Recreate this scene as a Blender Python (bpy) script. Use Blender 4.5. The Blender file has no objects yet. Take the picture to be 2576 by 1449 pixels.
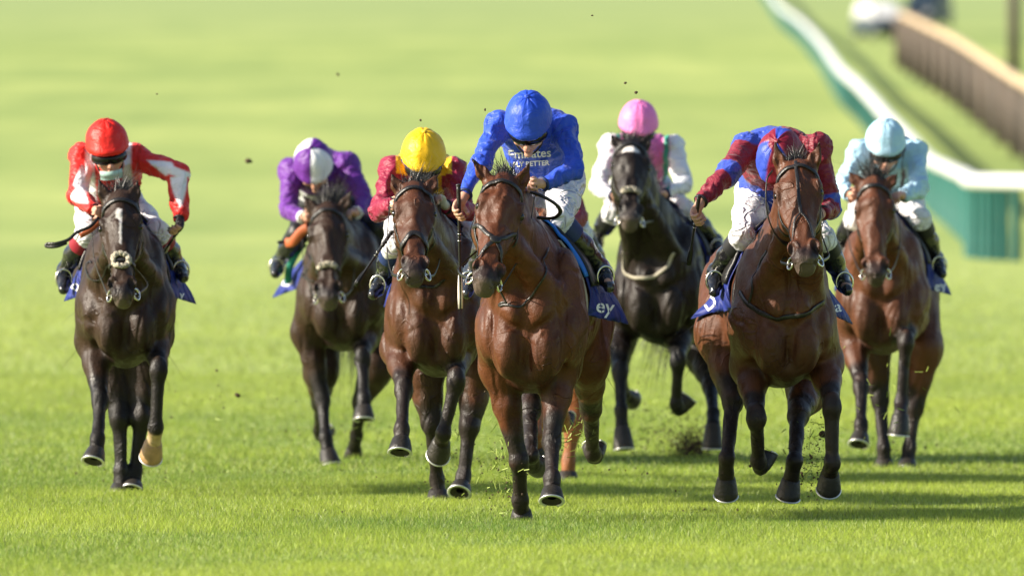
import bpy, math, random
import numpy as np
from mathutils import Vector
from mathutils.bvhtree import BVHTree

sc = bpy.context.scene
COL = sc.collection
# ------------------------------------------------------------------ camera
F = 30000.0; CX = 1288.0; HZ = 480.0; CAMH = 1.664      # focal length in picture units, eye height
cam = bpy.data.cameras.new('camera'); camo = bpy.data.objects.new('camera', cam); COL.objects.link(camo)
camo.location = (0, 0, CAMH); camo.rotation_euler = (math.radians(90), 0, 0)
cam.sensor_width = 36; cam.lens = F / 2576 * 36; cam.shift_y = -(724.5 - HZ) / 2576
cam.clip_start = 1; cam.clip_end = 4000
cam.dof.use_dof = True; cam.dof.focus_distance = 60.3; cam.dof.aperture_fstop = 4.0
sc.camera = camo
# ------------------------------------------------------------------ light
SUN_EL, SUN_AZ = math.radians(28), math.radians(-99)      # azimuth measured from +Y clockwise
sdir = Vector((math.sin(SUN_AZ) * math.cos(SUN_EL), math.cos(SUN_AZ) * math.cos(SUN_EL), math.sin(SUN_EL)))
sl = bpy.data.lights.new('sun', 'SUN'); sl.energy = 5.0; sl.angle = math.radians(0.5); sl.color = (1, .91, .76)
slo = bpy.data.objects.new('sun', sl); COL.objects.link(slo)
slo.rotation_euler = sdir.to_track_quat('Z', 'Y').to_euler(); slo.location = (-30, 40, 30)
w = bpy.data.worlds.new('World'); sc.world = w; w.use_nodes = True
nt = w.node_tree; nt.nodes.clear()
sky = nt.nodes.new('ShaderNodeTexSky'); sky.sky_type = 'NISHITA'; sky.sun_disc = False
sky.sun_elevation = SUN_EL; sky.sun_rotation = SUN_AZ; sky.dust_density = 1.5
bg = nt.nodes.new('ShaderNodeBackground'); bg.inputs['Strength'].default_value = 0.09
wo = nt.nodes.new('ShaderNodeOutputWorld')
nt.links.new(sky.outputs[0], bg.inputs[0]); nt.links.new(bg.outputs[0], wo.inputs[0])
sc.view_settings.view_transform = 'Standard'; sc.view_settings.look = 'None'
sc.view_settings.exposure = 0.90; sc.view_settings.gamma = 1.0
sc.cycles.use_denoising = True
sc.cycles.max_bounces = 6; sc.cycles.transparent_max_bounces = 4

rng = np.random.default_rng(7)
A = lambda *v: np.array(v, dtype=np.float64)
def W(px, py, Y): return A((px - CX) * Y / F, Y, CAMH - (py - HZ) * Y / F)
def nrm(v): v = np.asarray(v, float); return v / (np.linalg.norm(v) + 1e-12)
# zoom-window to picture mappings used while measuring the poses
def zoomer(ox, oy, k): return lambda x, y: (ox + x * k, oy + y * k)
CU = zoomer(1083, 193.4, .4271); CL = zoomer(1083, 734.9, .4271)
RU = zoomer(1686.4, 270.8, .4004); RL = zoomer(1686.4, 773.6, .4004)
LU = zoomer(100.6, 270.8, .3737); LL = zoomer(116, 734.9, .3737)
PU = zoomer(657.6, 309.4, .3470); PL = zoomer(657.6, 773.6, .3737)
KU = zoomer(1431, 232, .3470); KL = zoomer(1431, 696, .3739)
BU = zoomer(2050, 270.8, .3202); BL = zoomer(2050, 696, .3737)
PP = zoomer(0, 0, 1)

# ------------------------------------------------------------------ noise
_perm = np.random.default_rng(3).random((64, 64, 64)).astype(np.float32)
def vnoise(p):
    p = np.asarray(p, np.float32); i = np.floor(p).astype(int); f = p - i; f = f * f * (3 - 2 * f)
    o = 0
    for a in (0, 1):
        for b in (0, 1):
            for c in (0, 1):
                wgt = (f[:, 0] if a else 1 - f[:, 0]) * (f[:, 1] if b else 1 - f[:, 1]) * (f[:, 2] if c else 1 - f[:, 2])
                o = o + wgt * _perm[(i[:, 0] + a) % 64, (i[:, 1] + b) % 64, (i[:, 2] + c) % 64]
    return o * 2 - 1
def sstep(a, b, x): t = np.clip((x - a) / (b - a), 0, 1); return t * t * (3 - 2 * t)

# ------------------------------------------------------------------ materials
def mat(name, col=(.5, .5, .5), rough=.5, spec=.5, metal=0, attr=False, bump=None, coat=0, sheen=0, vary=.12, vscale=8, trans=0, objspace=True):
    m = bpy.data.materials.new(name); m.use_nodes = True; t = m.node_tree; L = t.links
    b = t.nodes['Principled BSDF']; b.inputs['Roughness'].default_value = rough
    b.inputs['Specular IOR Level'].default_value = spec; b.inputs['Metallic'].default_value = metal
    b.inputs['Coat Weight'].default_value = coat; b.inputs['Sheen Weight'].default_value = sheen
    tc = t.nodes.new('ShaderNodeTexCoord')
    n = t.nodes.new('ShaderNodeTexNoise'); n.inputs['Scale'].default_value = vscale; n.inputs['Detail'].default_value = 5
    L.new(tc.outputs['Object'], n.inputs['Vector'])
    mr = t.nodes.new('ShaderNodeMapRange'); mr.inputs['From Min'].default_value = .3; mr.inputs['From Max'].default_value = .7
    mr.inputs['To Min'].default_value = 1 - vary; mr.inputs['To Max'].default_value = 1 + vary
    L.new(n.outputs['Fac'], mr.inputs['Value'])
    mx = t.nodes.new('ShaderNodeMix'); mx.data_type = 'RGBA'; mx.blend_type = 'MULTIPLY'; mx.inputs['Factor'].default_value = 1
    if attr:
        at = t.nodes.new('ShaderNodeAttribute'); at.attribute_name = 'Col'; L.new(at.outputs['Color'], mx.inputs['A'])
    else: mx.inputs['A'].default_value = (*col, 1)
    L.new(mr.outputs[0], mx.inputs['B']); L.new(mx.outputs['Result'], b.inputs['Base Color'])
    if bump:
        sc_, st, dist = bump
        n2 = t.nodes.new('ShaderNodeTexNoise'); n2.inputs['Scale'].default_value = sc_; n2.inputs['Detail'].default_value = 4
        n2.inputs['Distortion'].default_value = dist
        L.new(tc.outputs['Object'], n2.inputs['Vector'])
        bp = t.nodes.new('ShaderNodeBump'); bp.inputs['Strength'].default_value = st; bp.inputs['Distance'].default_value = .02
        L.new(n2.outputs['Fac'], bp.inputs['Height']); L.new(bp.outputs[0], b.inputs['Normal'])
    return m
def ridge_bump(m, scale, dist, strength, distance, width=.10, stretch=(1, 1, 1), mask=0, invert=False):
    """fine raised veins or sunk creases: the ridge line of a noise field as relief"""
    t = m.node_tree; L = t.links; b = t.nodes['Principled BSDF']; tc = t.nodes.new('ShaderNodeTexCoord')
    mp = t.nodes.new('ShaderNodeMapping'); mp.inputs['Scale'].default_value = stretch; L.new(tc.outputs['Object'], mp.inputs[0])
    n = t.nodes.new('ShaderNodeTexNoise'); n.inputs['Scale'].default_value = scale; n.inputs['Detail'].default_value = 1.5; n.inputs['Distortion'].default_value = dist; L.new(mp.outputs[0], n.inputs['Vector'])
    s = t.nodes.new('ShaderNodeMath'); s.operation = 'SUBTRACT'; s.inputs[1].default_value = .5; L.new(n.outputs['Fac'], s.inputs[0])
    a = t.nodes.new('ShaderNodeMath'); a.operation = 'ABSOLUTE'; L.new(s.outputs[0], a.inputs[0])
    r = t.nodes.new('ShaderNodeMapRange'); r.interpolation_type = 'SMOOTHSTEP'; r.inputs['From Min'].default_value = 0; r.inputs['From Max'].default_value = width
    r.inputs['To Min'].default_value = 0 if invert else 1; r.inputs['To Max'].default_value = 1 if invert else 0; L.new(a.outputs[0], r.inputs['Value']); out = r.outputs[0]
    if mask:
        n2 = t.nodes.new('ShaderNodeTexNoise'); n2.inputs['Scale'].default_value = mask; L.new(tc.outputs['Object'], n2.inputs['Vector'])
        r2 = t.nodes.new('ShaderNodeMapRange'); r2.inputs['From Min'].default_value = .45; r2.inputs['From Max'].default_value = .6; L.new(n2.outputs['Fac'], r2.inputs['Value'])
        mu = t.nodes.new('ShaderNodeMath'); mu.operation = 'MULTIPLY'; L.new(out, mu.inputs[0]); L.new(r2.outputs[0], mu.inputs[1]); out = mu.outputs[0]
    bp = t.nodes.new('ShaderNodeBump'); bp.inputs['Strength'].default_value = strength; bp.inputs['Distance'].default_value = distance
    L.new(out, bp.inputs['Height'])
    if b.inputs['Normal'].links: L.new(b.inputs['Normal'].links[0].from_socket, bp.inputs['Normal'])
    L.new(bp.outputs[0], b.inputs['Normal'])
def coat_nodes(m):
    t = m.node_tree; L = t.links; b = t.nodes['Principled BSDF']; tc = t.nodes.new('ShaderNodeTexCoord')
    n = t.nodes.new('ShaderNodeTexNoise'); n.inputs['Scale'].default_value = 7; n.inputs['Detail'].default_value = 6; n.inputs['Roughness'].default_value = .65; L.new(tc.outputs['Object'], n.inputs['Vector'])
    mr = t.nodes.new('ShaderNodeMapRange'); mr.inputs['From Min'].default_value = .3; mr.inputs['From Max'].default_value = .7; mr.inputs['To Min'].default_value = .30; mr.inputs['To Max'].default_value = .62
    L.new(n.outputs['Fac'], mr.inputs['Value']); L.new(mr.outputs[0], b.inputs['Roughness'])
    mp = t.nodes.new('ShaderNodeMapping'); mp.inputs['Scale'].default_value = (260, 260, 60); L.new(tc.outputs['Object'], mp.inputs[0])
    h = t.nodes.new('ShaderNodeTexNoise'); h.inputs['Scale'].default_value = 1; h.inputs['Detail'].default_value = 3; L.new(mp.outputs[0], h.inputs['Vector'])
    old = b.inputs['Normal'].links[0].from_node; bp = t.nodes.new('ShaderNodeBump'); bp.inputs['Strength'].default_value = .35; bp.inputs['Distance'].default_value = .004
    L.new(h.outputs['Fac'], bp.inputs['Height']); L.new(old.outputs[0], bp.inputs['Normal']); L.new(bp.outputs[0], b.inputs['Normal'])
M = {}
M['coat'] = mat('horse_coat', rough=.44, spec=.27, attr=True, bump=(60, .22, .6), vary=.22, vscale=11)
coat_nodes(M['coat'])
M['silk'] = mat('racing_silk', rough=.50, spec=.35, attr=True, bump=(7.5, .8, 2.0), vary=.05, sheen=.1)
M['cap'] = mat('cap_silk', rough=.46, spec=.35, attr=True, bump=(16, .38, 2.0), vary=.05)
M['breech'] = mat('white_breeches', (.78, .77, .8), rough=.55, bump=(16, .45, 1.4), vary=.04)
M['skin'] = mat('skin', attr=True, rough=.5, spec=.4, vary=.08, vscale=40)
M['boot'] = mat('black_boot', (.012, .012, .014), rough=.18, spec=.7, bump=(18, .5, .8), coat=.3)
M['leather'] = mat('black_leather', (.016, .014, .013), rough=.38, spec=.5, bump=(90, .2, 0))
M['pale_leather'] = mat('pale_strap', (.38, .34, .26), rough=.6)
M['fleece'] = mat('sheepskin', (.62, .56, .44), rough=.95, spec=.1, bump=(120, 1, 0))
M['orange'] = mat('rubber_grip_rein', (.42, .1, .03), rough=.6)
M['metal'] = mat('bit_metal', (.75, .72, .65), rough=.22, metal=1)
M['alu'] = mat('aluminium_shoe', (.72, .72, .70), rough=.4, metal=.8)
M['hoof'] = mat('dark_hoof', (.030, .026, .022), rough=.42, spec=.35, bump=(60, .3, .5), vary=.3)
M['palehoof'] = mat('pale_hoof', (.36, .22, .10), rough=.45, vary=.3, vscale=20)
M['sole'] = mat('hoof_sole', (.02, .018, .015), rough=.9)
M['hair'] = mat('horse_hair', (.014, .012, .011), rough=.42, spec=.45)
M['hairb'] = mat('chestnut_hair', (.10, .035, .014), rough=.5)
M['eye'] = mat('horse_eye', (.008, .006, .005), rough=.12, spec=.5)
M['cloth'] = mat('blue_saddle_cloth', (.008, .022, .20), rough=.6, bump=(10, .5, 1), vary=.1)
M['brightcloth'] = mat('bright_blue_pad', (.02, .18, .72), rough=.6, bump=(30, .3, 0))
M['whiteprint'] = mat('white_print', (.82, .82, .84), rough=.6, vary=.02)
M['goggle'] = mat('goggle_lens', (.006, .006, .007), rough=.12, spec=.35)
M['black'] = mat('black_strap', (.014, .014, .016), rough=.5)
M['redband'] = mat('crimson_band', (.28, .01, .03), rough=.5)
M['navy'] = mat('navy_band', (.012, .03, .12), rough=.6)
M['mask'] = mat('pale_green_mask', (.42, .62, .58), rough=.8)
M['glove'] = mat('black_glove', (.012, .012, .012), rough=.7)
M['whip'] = mat('whip_shaft', (.012, .012, .012), rough=.3)
M['whipflap'] = mat('whip_flap', (.72, .64, .58), rough=.5)
M['rail'] = mat('white_rail_plastic', (.82, .82, .8), rough=.35, vary=.03)
M['post'] = mat('teal_post_plastic', (.004, .11, .092), rough=.5, vary=.12)
M['wood'] = mat('weathered_paling', (.12, .095, .075), rough=.85, vary=.3, vscale=3)
M['wood2'] = mat('weathered_paling_grey', (.07, .06, .05), rough=.85, vary=.3, vscale=3)
M['woodtop'] = mat('cream_top_rail_wood', (.62, .47, .3), rough=.8, vary=.15, vscale=3)  # top rail of the fence is cream-tan wood, palings brown-grey
M['carwhite'] = mat('white_paint', (.78, .78, .76), rough=.3, spec=.5)
M['cargrey'] = mat('grey_paint', (.035, .055, .075), rough=.3, spec=.5)
M['glass'] = mat('car_glass', (.03, .04, .05), rough=.08, spec=.9)
M['tyre'] = mat('tyre_rubber', (.02, .02, .02), rough=.8)
M['dirt'] = mat('soil', (.075, .048, .028), rough=.95, vary=.4, vscale=60)

ridge_bump(M['coat'], 6, 1.2, .8, .005, .022, (1, 1, .7), mask=4)
ridge_bump(M['coat'], 3.2, .8, .42, .016, .10, (1.5, 1, .6), invert=True)
ridge_bump(M['silk'], 4, 1.2, .65, .018, .18, (1.2, 1, 1), invert=True)
ridge_bump(M['silk'], 9, 1.6, .40, .007, .14, (1, 1, 1.3), invert=True)
ridge_bump(M['cap'], 6, 1.2, .32, .006, .14, invert=True)
ridge_bump(M['breech'], 7, 1.8, .9, .016, .15, invert=True)
ridge_bump(M['cloth'], 5, 1.2, .9, .02, .15, invert=True)
# ------------------------------------------------------------------ mesh helpers
def new_obj(name, me, parent=None, material=None):
    o = bpy.data.objects.new(name, me); COL.objects.link(o)
    if parent is not None: o.parent = parent
    if material is not None: me.materials.append(material)
    return o
def npmesh(name, V, Q, smooth=True, col=None):
    """V (n,3), Q (m,k) faces all with k corners"""
    me = bpy.data.meshes.new(name); V = np.ascontiguousarray(V, np.float32); Q = np.ascontiguousarray(Q, np.int32)
    me.vertices.add(len(V)); me.vertices.foreach_set('co', V.ravel())
    k = Q.shape[1]; me.loops.add(Q.size); me.loops.foreach_set('vertex_index', Q.ravel())
    me.polygons.add(len(Q)); me.polygons.foreach_set('loop_start', np.arange(0, Q.size, k, dtype=np.int32))
    me.polygons.foreach_set('loop_total', np.full(len(Q), k, np.int32))
    me.polygons.foreach_set('use_smooth', np.full(len(Q), smooth))
    if col is not None:
        c = np.ones((len(V), 4), np.float32); c[:, :3] = col
        a = me.color_attributes.new('Col', 'FLOAT_COLOR', 'POINT'); a.data.foreach_set('color', c.ravel())
    me.update(calc_edges=True); return me
class Th:
    """a thing: an Empty at its base; parts are given in world coordinates"""
    def __init__(s, name, loc, label, cat, group=None, kind=None):
        s.o = bpy.data.objects.new(name, None); COL.objects.link(s.o); s.o.location = loc; s.loc = np.array(loc, float)
        s.o.empty_display_size = .2
        s.o['label'] = label; s.o['category'] = cat
        if group: s.o['group'] = group
    def part(s, name, V, Q, m, parent=None, smooth=True, col=None, label=None):
        o = new_obj(name, npmesh(name, np.asarray(V, float) - s.loc, Q, smooth, col), parent or s.o, m)
        if label: o['label'] = label
        return o
def tagged(o, label, cat, group=None):
    o['label'] = label; o['category'] = cat
    if group: o['group'] = group
    return o
class MB:
    """collects quads"""
    def __init__(s): s.v = []; s.q = []; s.n = 0
    def add(s, V, Q): s.v.append(np.asarray(V, float)); s.q.append(np.asarray(Q, int) + s.n); s.n += len(V); return s
    def get(s): return np.concatenate(s.v), np.concatenate(s.q)
def grid_quads(nu, nv, wrapv=False):
    q = []
    for i in range(nu - 1):
        for j in range(nv if wrapv else nv - 1):
            j2 = (j + 1) % nv; q.append((i * nv + j, i * nv + j2, (i + 1) * nv + j2, (i + 1) * nv + j))
    return np.array(q)
def resample(P, n):
    P = np.asarray(P, float); k = len(P)
    if k < 3: t = np.linspace(0, 1, n)[:, None]; return P[0] * (1 - t) + P[-1] * t
    out = []; Pe = np.vstack([2 * P[0] - P[1], P, 2 * P[-1] - P[-2]])
    for u in np.linspace(0, k - 1 - 1e-6, n):
        i = int(u); t = u - i; a, b, c, d = Pe[i], Pe[i + 1], Pe[i + 2], Pe[i + 3]
        out.append(.5 * ((2 * b) + (-a + c) * t + (2 * a - 5 * b + 4 * c - d) * t * t + (-a + 3 * b - 3 * c + d) * t ** 3))
    return np.array(out)
def tube(P, r, seg=8, up=None, flat=1.0, n=None, closed=False):
    """swept ellipse; r scalar or per point; up = direction of the thin axis (flat<1)"""
    P = np.asarray(P, float)
    if n: P2 = resample(P, n); r = np.interp(np.linspace(0, 1, n), np.linspace(0, 1, len(P)), np.broadcast_to(r, len(P))) ; up = None if up is None else (resample(up, n) if np.ndim(up) == 2 else up); P = P2
    m = len(P); r = np.broadcast_to(r, m)
    T = np.gradient(P, axis=0) if not closed else (np.roll(P, -1, 0) - np.roll(P, 1, 0))
    T /= np.linalg.norm(T, axis=1)[:, None] + 1e-9
    V = []; ref = A(0.13, .31, .94)
    for i in range(m):
        u = (up[i] if np.ndim(up) == 2 else up) if up is not None else ref
        b = np.cross(T[i], u); b = b / (np.linalg.norm(b) + 1e-9); u2 = np.cross(b, T[i])
        for j in range(seg):
            a = 2 * math.pi * j / seg
            V.append(P[i] + r[i] * (math.cos(a) * b + math.sin(a) * flat * u2))
    V = np.array(V)
    if closed:
        V2 = np.vstack([V, V[:seg]]); Q = grid_quads(m + 1, seg, True) % (m * seg); return V, Q
    Q = grid_quads(m, seg, True)
    n0 = len(V); V = np.vstack([V, P[0][None], P[-1][None]])
    caps = [(n0, (j + 1) % seg, j, j) for j in range(0)]
    q2 = []
    for j in range(0, seg, 2):
        q2.append((n0, (j + 2) % seg, (j + 1) % seg, j)); b = (m - 1) * seg
        q2.append((n0 + 1, b + j, b + (j + 1) % seg, b + (j + 2) % seg))
    return V, np.vstack([Q, np.array(q2)])
def boxm(c, size, R=None):
    c = np.asarray(c, float); h = np.asarray(size, float) / 2
    V = np.array([[x, y, z] for x in (-1, 1) for y in (-1, 1) for z in (-1, 1)], float) * h
    if R is not None: V = V @ np.asarray(R)
    Q = np.array([[0, 1, 3, 2], [4, 6, 7, 5], [0, 4, 5, 1], [2, 3, 7, 6], [0, 2, 6, 4], [1, 5, 7, 3]])
    return V + c, Q
def bent_box(c, size, R=None, bev=.12):
    """box with chamfered vertical section (16 corners)"""
    h = np.asarray(size, float) / 2; b = min(h[0], h[1]) * bev * 2
    pr = [(-h[0] + b, -h[1]), (h[0] - b, -h[1]), (h[0], -h[1] + b), (h[0], h[1] - b), (h[0] - b, h[1]), (-h[0] + b, h[1]), (-h[0], h[1] - b), (-h[0], -h[1] + b)]
    V = np.array([[x, y, z] for z in (-h[2], h[2]) for x, y in pr])
    Q = [(i, (i + 1) % 8, 8 + (i + 1) % 8, 8 + i) for i in range(8)] + [(0, 7, 6, 1), (1, 6, 5, 2), (2, 5, 4, 3), (8, 9, 14, 15), (9, 10, 13, 14), (10, 11, 12, 13)]
    if R is not None: V = V @ np.asarray(R)
    return V + np.asarray(c), np.array(Q)

# ------------------------------------------------------------------ implicit surfaces
class Grid:
    def __init__(s, lo, hi, h):
        s.h = h; s.lo = np.asarray(lo, float)
        s.ax = [np.arange(lo[i], hi[i] + h, h).astype(np.float32) for i in range(3)]
        s.D = np.full([len(a) for a in s.ax], 1.0, np.float32)
    def _sl(s, lo, hi):
        sl = []
        for i in range(3):
            a = int(max(0, math.floor((lo[i] - s.lo[i]) / s.h))); b = int(min(len(s.ax[i]), math.ceil((hi[i] - s.lo[i]) / s.h) + 1))
            if b <= a: return None
            sl.append(slice(a, b))
        return tuple(sl)
    def _comb(s, sl, d, k, sub):
        a = s.D[sl]
        if sub:
            d = -d; h = np.maximum(k - np.abs(a - d), 0) / k; s.D[sl] = np.maximum(a, d) + h * h * k * .25
        else:
            h = np.maximum(k - np.abs(a - d), 0) / k; s.D[sl] = np.minimum(a, d) - h * h * k * .25
    def ell(s, c, r, R=None, k=.05, sub=False):
        c = np.asarray(c, float); r = np.asarray(r, float); R = np.eye(3) if R is None else np.asarray(R, float)
        e = np.sqrt(((R * r[:, None]) ** 2).sum(0)) + k + 2 * s.h
        sl = s._sl(c - e, c + e)
        if sl is None: return
        d = [(s.ax[i][sl[i]] - np.float32(c[i])) for i in range(3)]
        X, Y, Z = d[0][:, None, None], d[1][None, :, None], d[2][None, None, :]
        k0 = 0; k1 = 0
        for i in range(3):
            q = np.float32(R[i, 0]) * X + np.float32(R[i, 1]) * Y + np.float32(R[i, 2]) * Z
            q = q / np.float32(r[i]); k0 = k0 + q * q; q = q / np.float32(r[i]); k1 = k1 + q * q
        k0 = np.sqrt(k0); k1 = np.sqrt(k1) + 1e-6
        s._comb(sl, k0 * (k0 - 1) / k1, k, sub)
    def cone(s, a, b, r1, r2, k=.04, ax=None, scl=1.0, sub=False):
        a = np.asarray(a, float); b = np.asarray(b, float); m = max(r1, r2) * max(1, scl) + k + 2 * s.h
        sl = s._sl(np.minimum(a, b) - m, np.maximum(a, b) + m)
        if sl is None: return
        X = (s.ax[0][sl[0]] - np.float32(a[0]))[:, None, None]; Y = (s.ax[1][sl[1]] - np.float32(a[1]))[None, :, None]; Z = (s.ax[2][sl[2]] - np.float32(a[2]))[None, None, :]
        ab = b - a; L2 = ab @ ab + 1e-9
        t = np.clip((X * np.float32(ab[0]) + Y * np.float32(ab[1]) + Z * np.float32(ab[2])) / np.float32(L2), 0, 1)
        qx = X - t * np.float32(ab[0]); qy = Y - t * np.float32(ab[1]); qz = Z - t * np.float32(ab[2])
        d2 = qx * qx + qy * qy + qz * qz
        if ax is not None and scl != 1:
            u = qx * np.float32(ax[0]) + qy * np.float32(ax[1]) + qz * np.float32(ax[2])
            d2 = d2 + u * u * np.float32(1 / scl ** 2 - 1)
        s._comb(sl, (np.sqrt(np.maximum(d2, 0)) - (np.float32(r1) + t * np.float32(r2 - r1))) * min(1, scl if scl > .7 else .8), k, sub)
    def mesh(s):
        D = s.D; n = D.shape; I = D < 0
        c = np.zeros([k - 1 for k in n], np.uint8)
        for a in (0, 1):
            for b in (0, 1):
                for d in (0, 1): c += I[a:n[0] - 1 + a, b:n[1] - 1 + b, d:n[2] - 1 + d]
        act = (c > 0) & (c < 8); ids = np.full(c.shape, -1, np.int32); ci = np.argwhere(act); ids[act] = np.arange(len(ci))
        P = np.zeros((len(ci), 3)); N = np.zeros(len(ci))
        cor = {}
        for a in (0, 1):
            for b in (0, 1):
                for d in (0, 1): cor[a, b, d] = D[ci[:, 0] + a, ci[:, 1] + b, ci[:, 2] + d]
        for ax in range(3):
            for u in (0, 1):
                for v in (0, 1):
                    p0 = [0, 0, 0]; o = [i for i in range(3) if i != ax]; p0[o[0]] = u; p0[o[1]] = v; p1 = list(p0); p1[ax] = 1
                    d0, d1 = cor[tuple(p0)], cor[tuple(p1)]; m = (d0 < 0) != (d1 < 0); t = d0[m] / (d0[m] - d1[m])
                    q = np.tile(np.array(p0, float), (m.sum(), 1)); q[:, ax] = t; P[m] += q; N[m] += 1
        V = (P / N[:, None] + ci) * s.h + s.lo
        Q = []
        for ax in range(3):
            o = [(ax + 1) % 3, (ax + 2) % 3]
            s0 = [slice(None)] * 3; s1 = [slice(None)] * 3; s0[ax] = slice(0, -1); s1[ax] = slice(1, None)
            ed = I[tuple(s0)] != I[tuple(s1)]; e = np.argwhere(ed)
            ok = (e[:, o[0]] > 0) & (e[:, o[1]] > 0) & (e[:, o[0]] < n[o[0]] - 1) & (e[:, o[1]] < n[o[1]] - 1); e = e[ok]
            fl = I[tuple(s0)][e[:, 0], e[:, 1], e[:, 2]]
            def cid(da, db):
                f = e.copy(); f[:, o[0]] -= da; f[:, o[1]] -= db; return ids[f[:, 0], f[:, 1], f[:, 2]]
            q = np.stack([cid(1, 1), cid(0, 1), cid(0, 0), cid(1, 0)], 1)
            q[~fl] = q[~fl][:, ::-1]; Q.append(q)
        Q = np.concatenate(Q)
        # one gentle smoothing pass
        for _ in range(2):
            acc = np.zeros_like(V); cnt = np.zeros(len(V))
            for a, b in ((0, 1), (1, 2), (2, 3), (3, 0)):
                for u, v in ((a, b), (b, a)):
                    for i in range(3): acc[:, i] += np.bincount(Q[:, u], V[Q[:, v], i], len(V))
                    cnt += np.bincount(Q[:, u], minlength=len(V))
            V = V * .45 + .55 * acc / np.maximum(cnt, 1)[:, None]
        return V, Q
def vnormals(V, Q):
    fn = np.cross(V[Q[:, 2]] - V[Q[:, 0]], V[Q[:, 3]] - V[Q[:, 1]]); N = np.zeros_like(V)
    for k in range(4):
        for i in range(3): N[:, i] += np.bincount(Q[:, k], fn[:, i], len(V))
    return N / (np.linalg.norm(N, axis=1)[:, None] + 1e-12)
def segdist(V, a, b):
    ab = b - a; t = np.clip(((V - a) @ ab) / (ab @ ab + 1e-9), 0, 1); return np.linalg.norm(V - a - t[:, None] * ab, axis=1), t
class Surf:
    def __init__(s, V, Q): s.b = BVHTree.FromPolygons([tuple(v) for v in V], [tuple(map(int, q)) for q in Q])
    def ray(s, o, d, dist=200):
        h = s.b.ray_cast(Vector(o), Vector(d), dist); return (None, None) if h[0] is None else (np.array(h[0]), np.array(h[1]))
    def pix(s, px, py):
        d = nrm(W(px, py, 60) - A(0, 0, CAMH)); return s.ray(A(0, 0, CAMH) , d)
    def near(s, p): h = s.b.find_nearest(Vector(p)); return np.array(h[0]), np.array(h[1])
def strap_on(surf, pts, wdt, off=.006, n=24, flat=.3, default=None):
    """leather strap lying on a surface; pts are 3-D points near it"""
    P = resample(np.array(pts), n); out = []; ns = []
    for p in P:
        h, nn = surf.near(p); out.append(h + nn * off); ns.append(nn)
    ns = np.array(ns)
    for _ in range(2): ns[1:-1] = (ns[:-2] + ns[1:-1] + ns[2:]) / 3
    return tube(np.array(out), wdt / 2, 8, up=ns, flat=flat)
def pixpts(surf, zf, pts, dflt):
    out = []
    for p in pts:
        px, py = zf(*p[:2]); h, n = surf.pix(px, py)
        out.append(h if h is not None and h[1] < dflt + 1.2 else W(px, py, dflt))
    return out

def strands(n, root, direction, length, curl, width, seed, seg=5):
    """root(i)->pt, direction(i)->vec; tapered ribbons with real width"""
    r = np.random.default_rng(seed); mb = MB()
    for i in range(n):
        p = root(r); d = direction(r); L = length * r.uniform(.6, 1.15); side = nrm(np.cross(d, r.normal(size=3)))
        c = r.normal(size=3) * curl; V = []
        for j in range(seg + 1):
            t = j / seg; w_ = width * (1 - t * .85) / 2; q = p + nrm(d + c * t) * 0 + d * L * t + c * L * t * t
            V += [q - side * w_, q + side * w_]
        Q = [(2 * j, 2 * j + 1, 2 * j + 3, 2 * j + 2) for j in range(seg)]; mb.add(V, Q)
    return mb.get()
def sphere(c, r, R=None, nu=10, nv=14):
    V = []; r = np.broadcast_to(r, 3)
    for i in range(nu + 1):
        th = math.pi * i / nu * .998 + .001
        for j in range(nv):
            ph = 2 * math.pi * j / nv; V.append([math.sin(th) * math.cos(ph), math.sin(th) * math.sin(ph), math.cos(th)])
    V = np.array(V) * r
    if R is not None: V = V @ np.asarray(R)
    return V + np.asarray(c), grid_quads(nu + 1, nv, True)[:, ::-1]
def text_mesh(txt, size, bold=0.0, shear=0.0, extr=.001):
    cu = bpy.data.curves.new('t', 'FONT'); cu.body = txt; cu.size = size; cu.align_x = 'CENTER'; cu.align_y = 'CENTER'
    cu.offset = bold; cu.shear = shear; cu.resolution_u = 3
    o = bpy.data.objects.new('t', cu); COL.objects.link(o)
    dg = bpy.context.evaluated_depsgraph_get(); me = o.evaluated_get(dg).to_mesh()
    me2 = bpy.data.meshes.new('t'); import bmesh
    bm = bmesh.new(); bm.from_mesh(me); bmesh.ops.triangulate(bm, faces=bm.faces)
    for _ in range(3):
        es = [e for e in bm.edges if e.calc_length() > size * .12]
        if es: bmesh.ops.subdivide_edges(bm, edges=es, cuts=1)
        bmesh.ops.triangulate(bm, faces=bm.faces)
    V = np.array([v.co[:] for v in bm.verts]); Q = [[v.index for v in f.verts] for f in bm.faces]
    bm.verts.index_update(); Q = np.array([[v.index for v in f.verts] for f in bm.faces]); bm.free()
    o.to_mesh_clear(); bpy.data.objects.remove(o); bpy.data.curves.remove(cu)
    return V, Q

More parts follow.
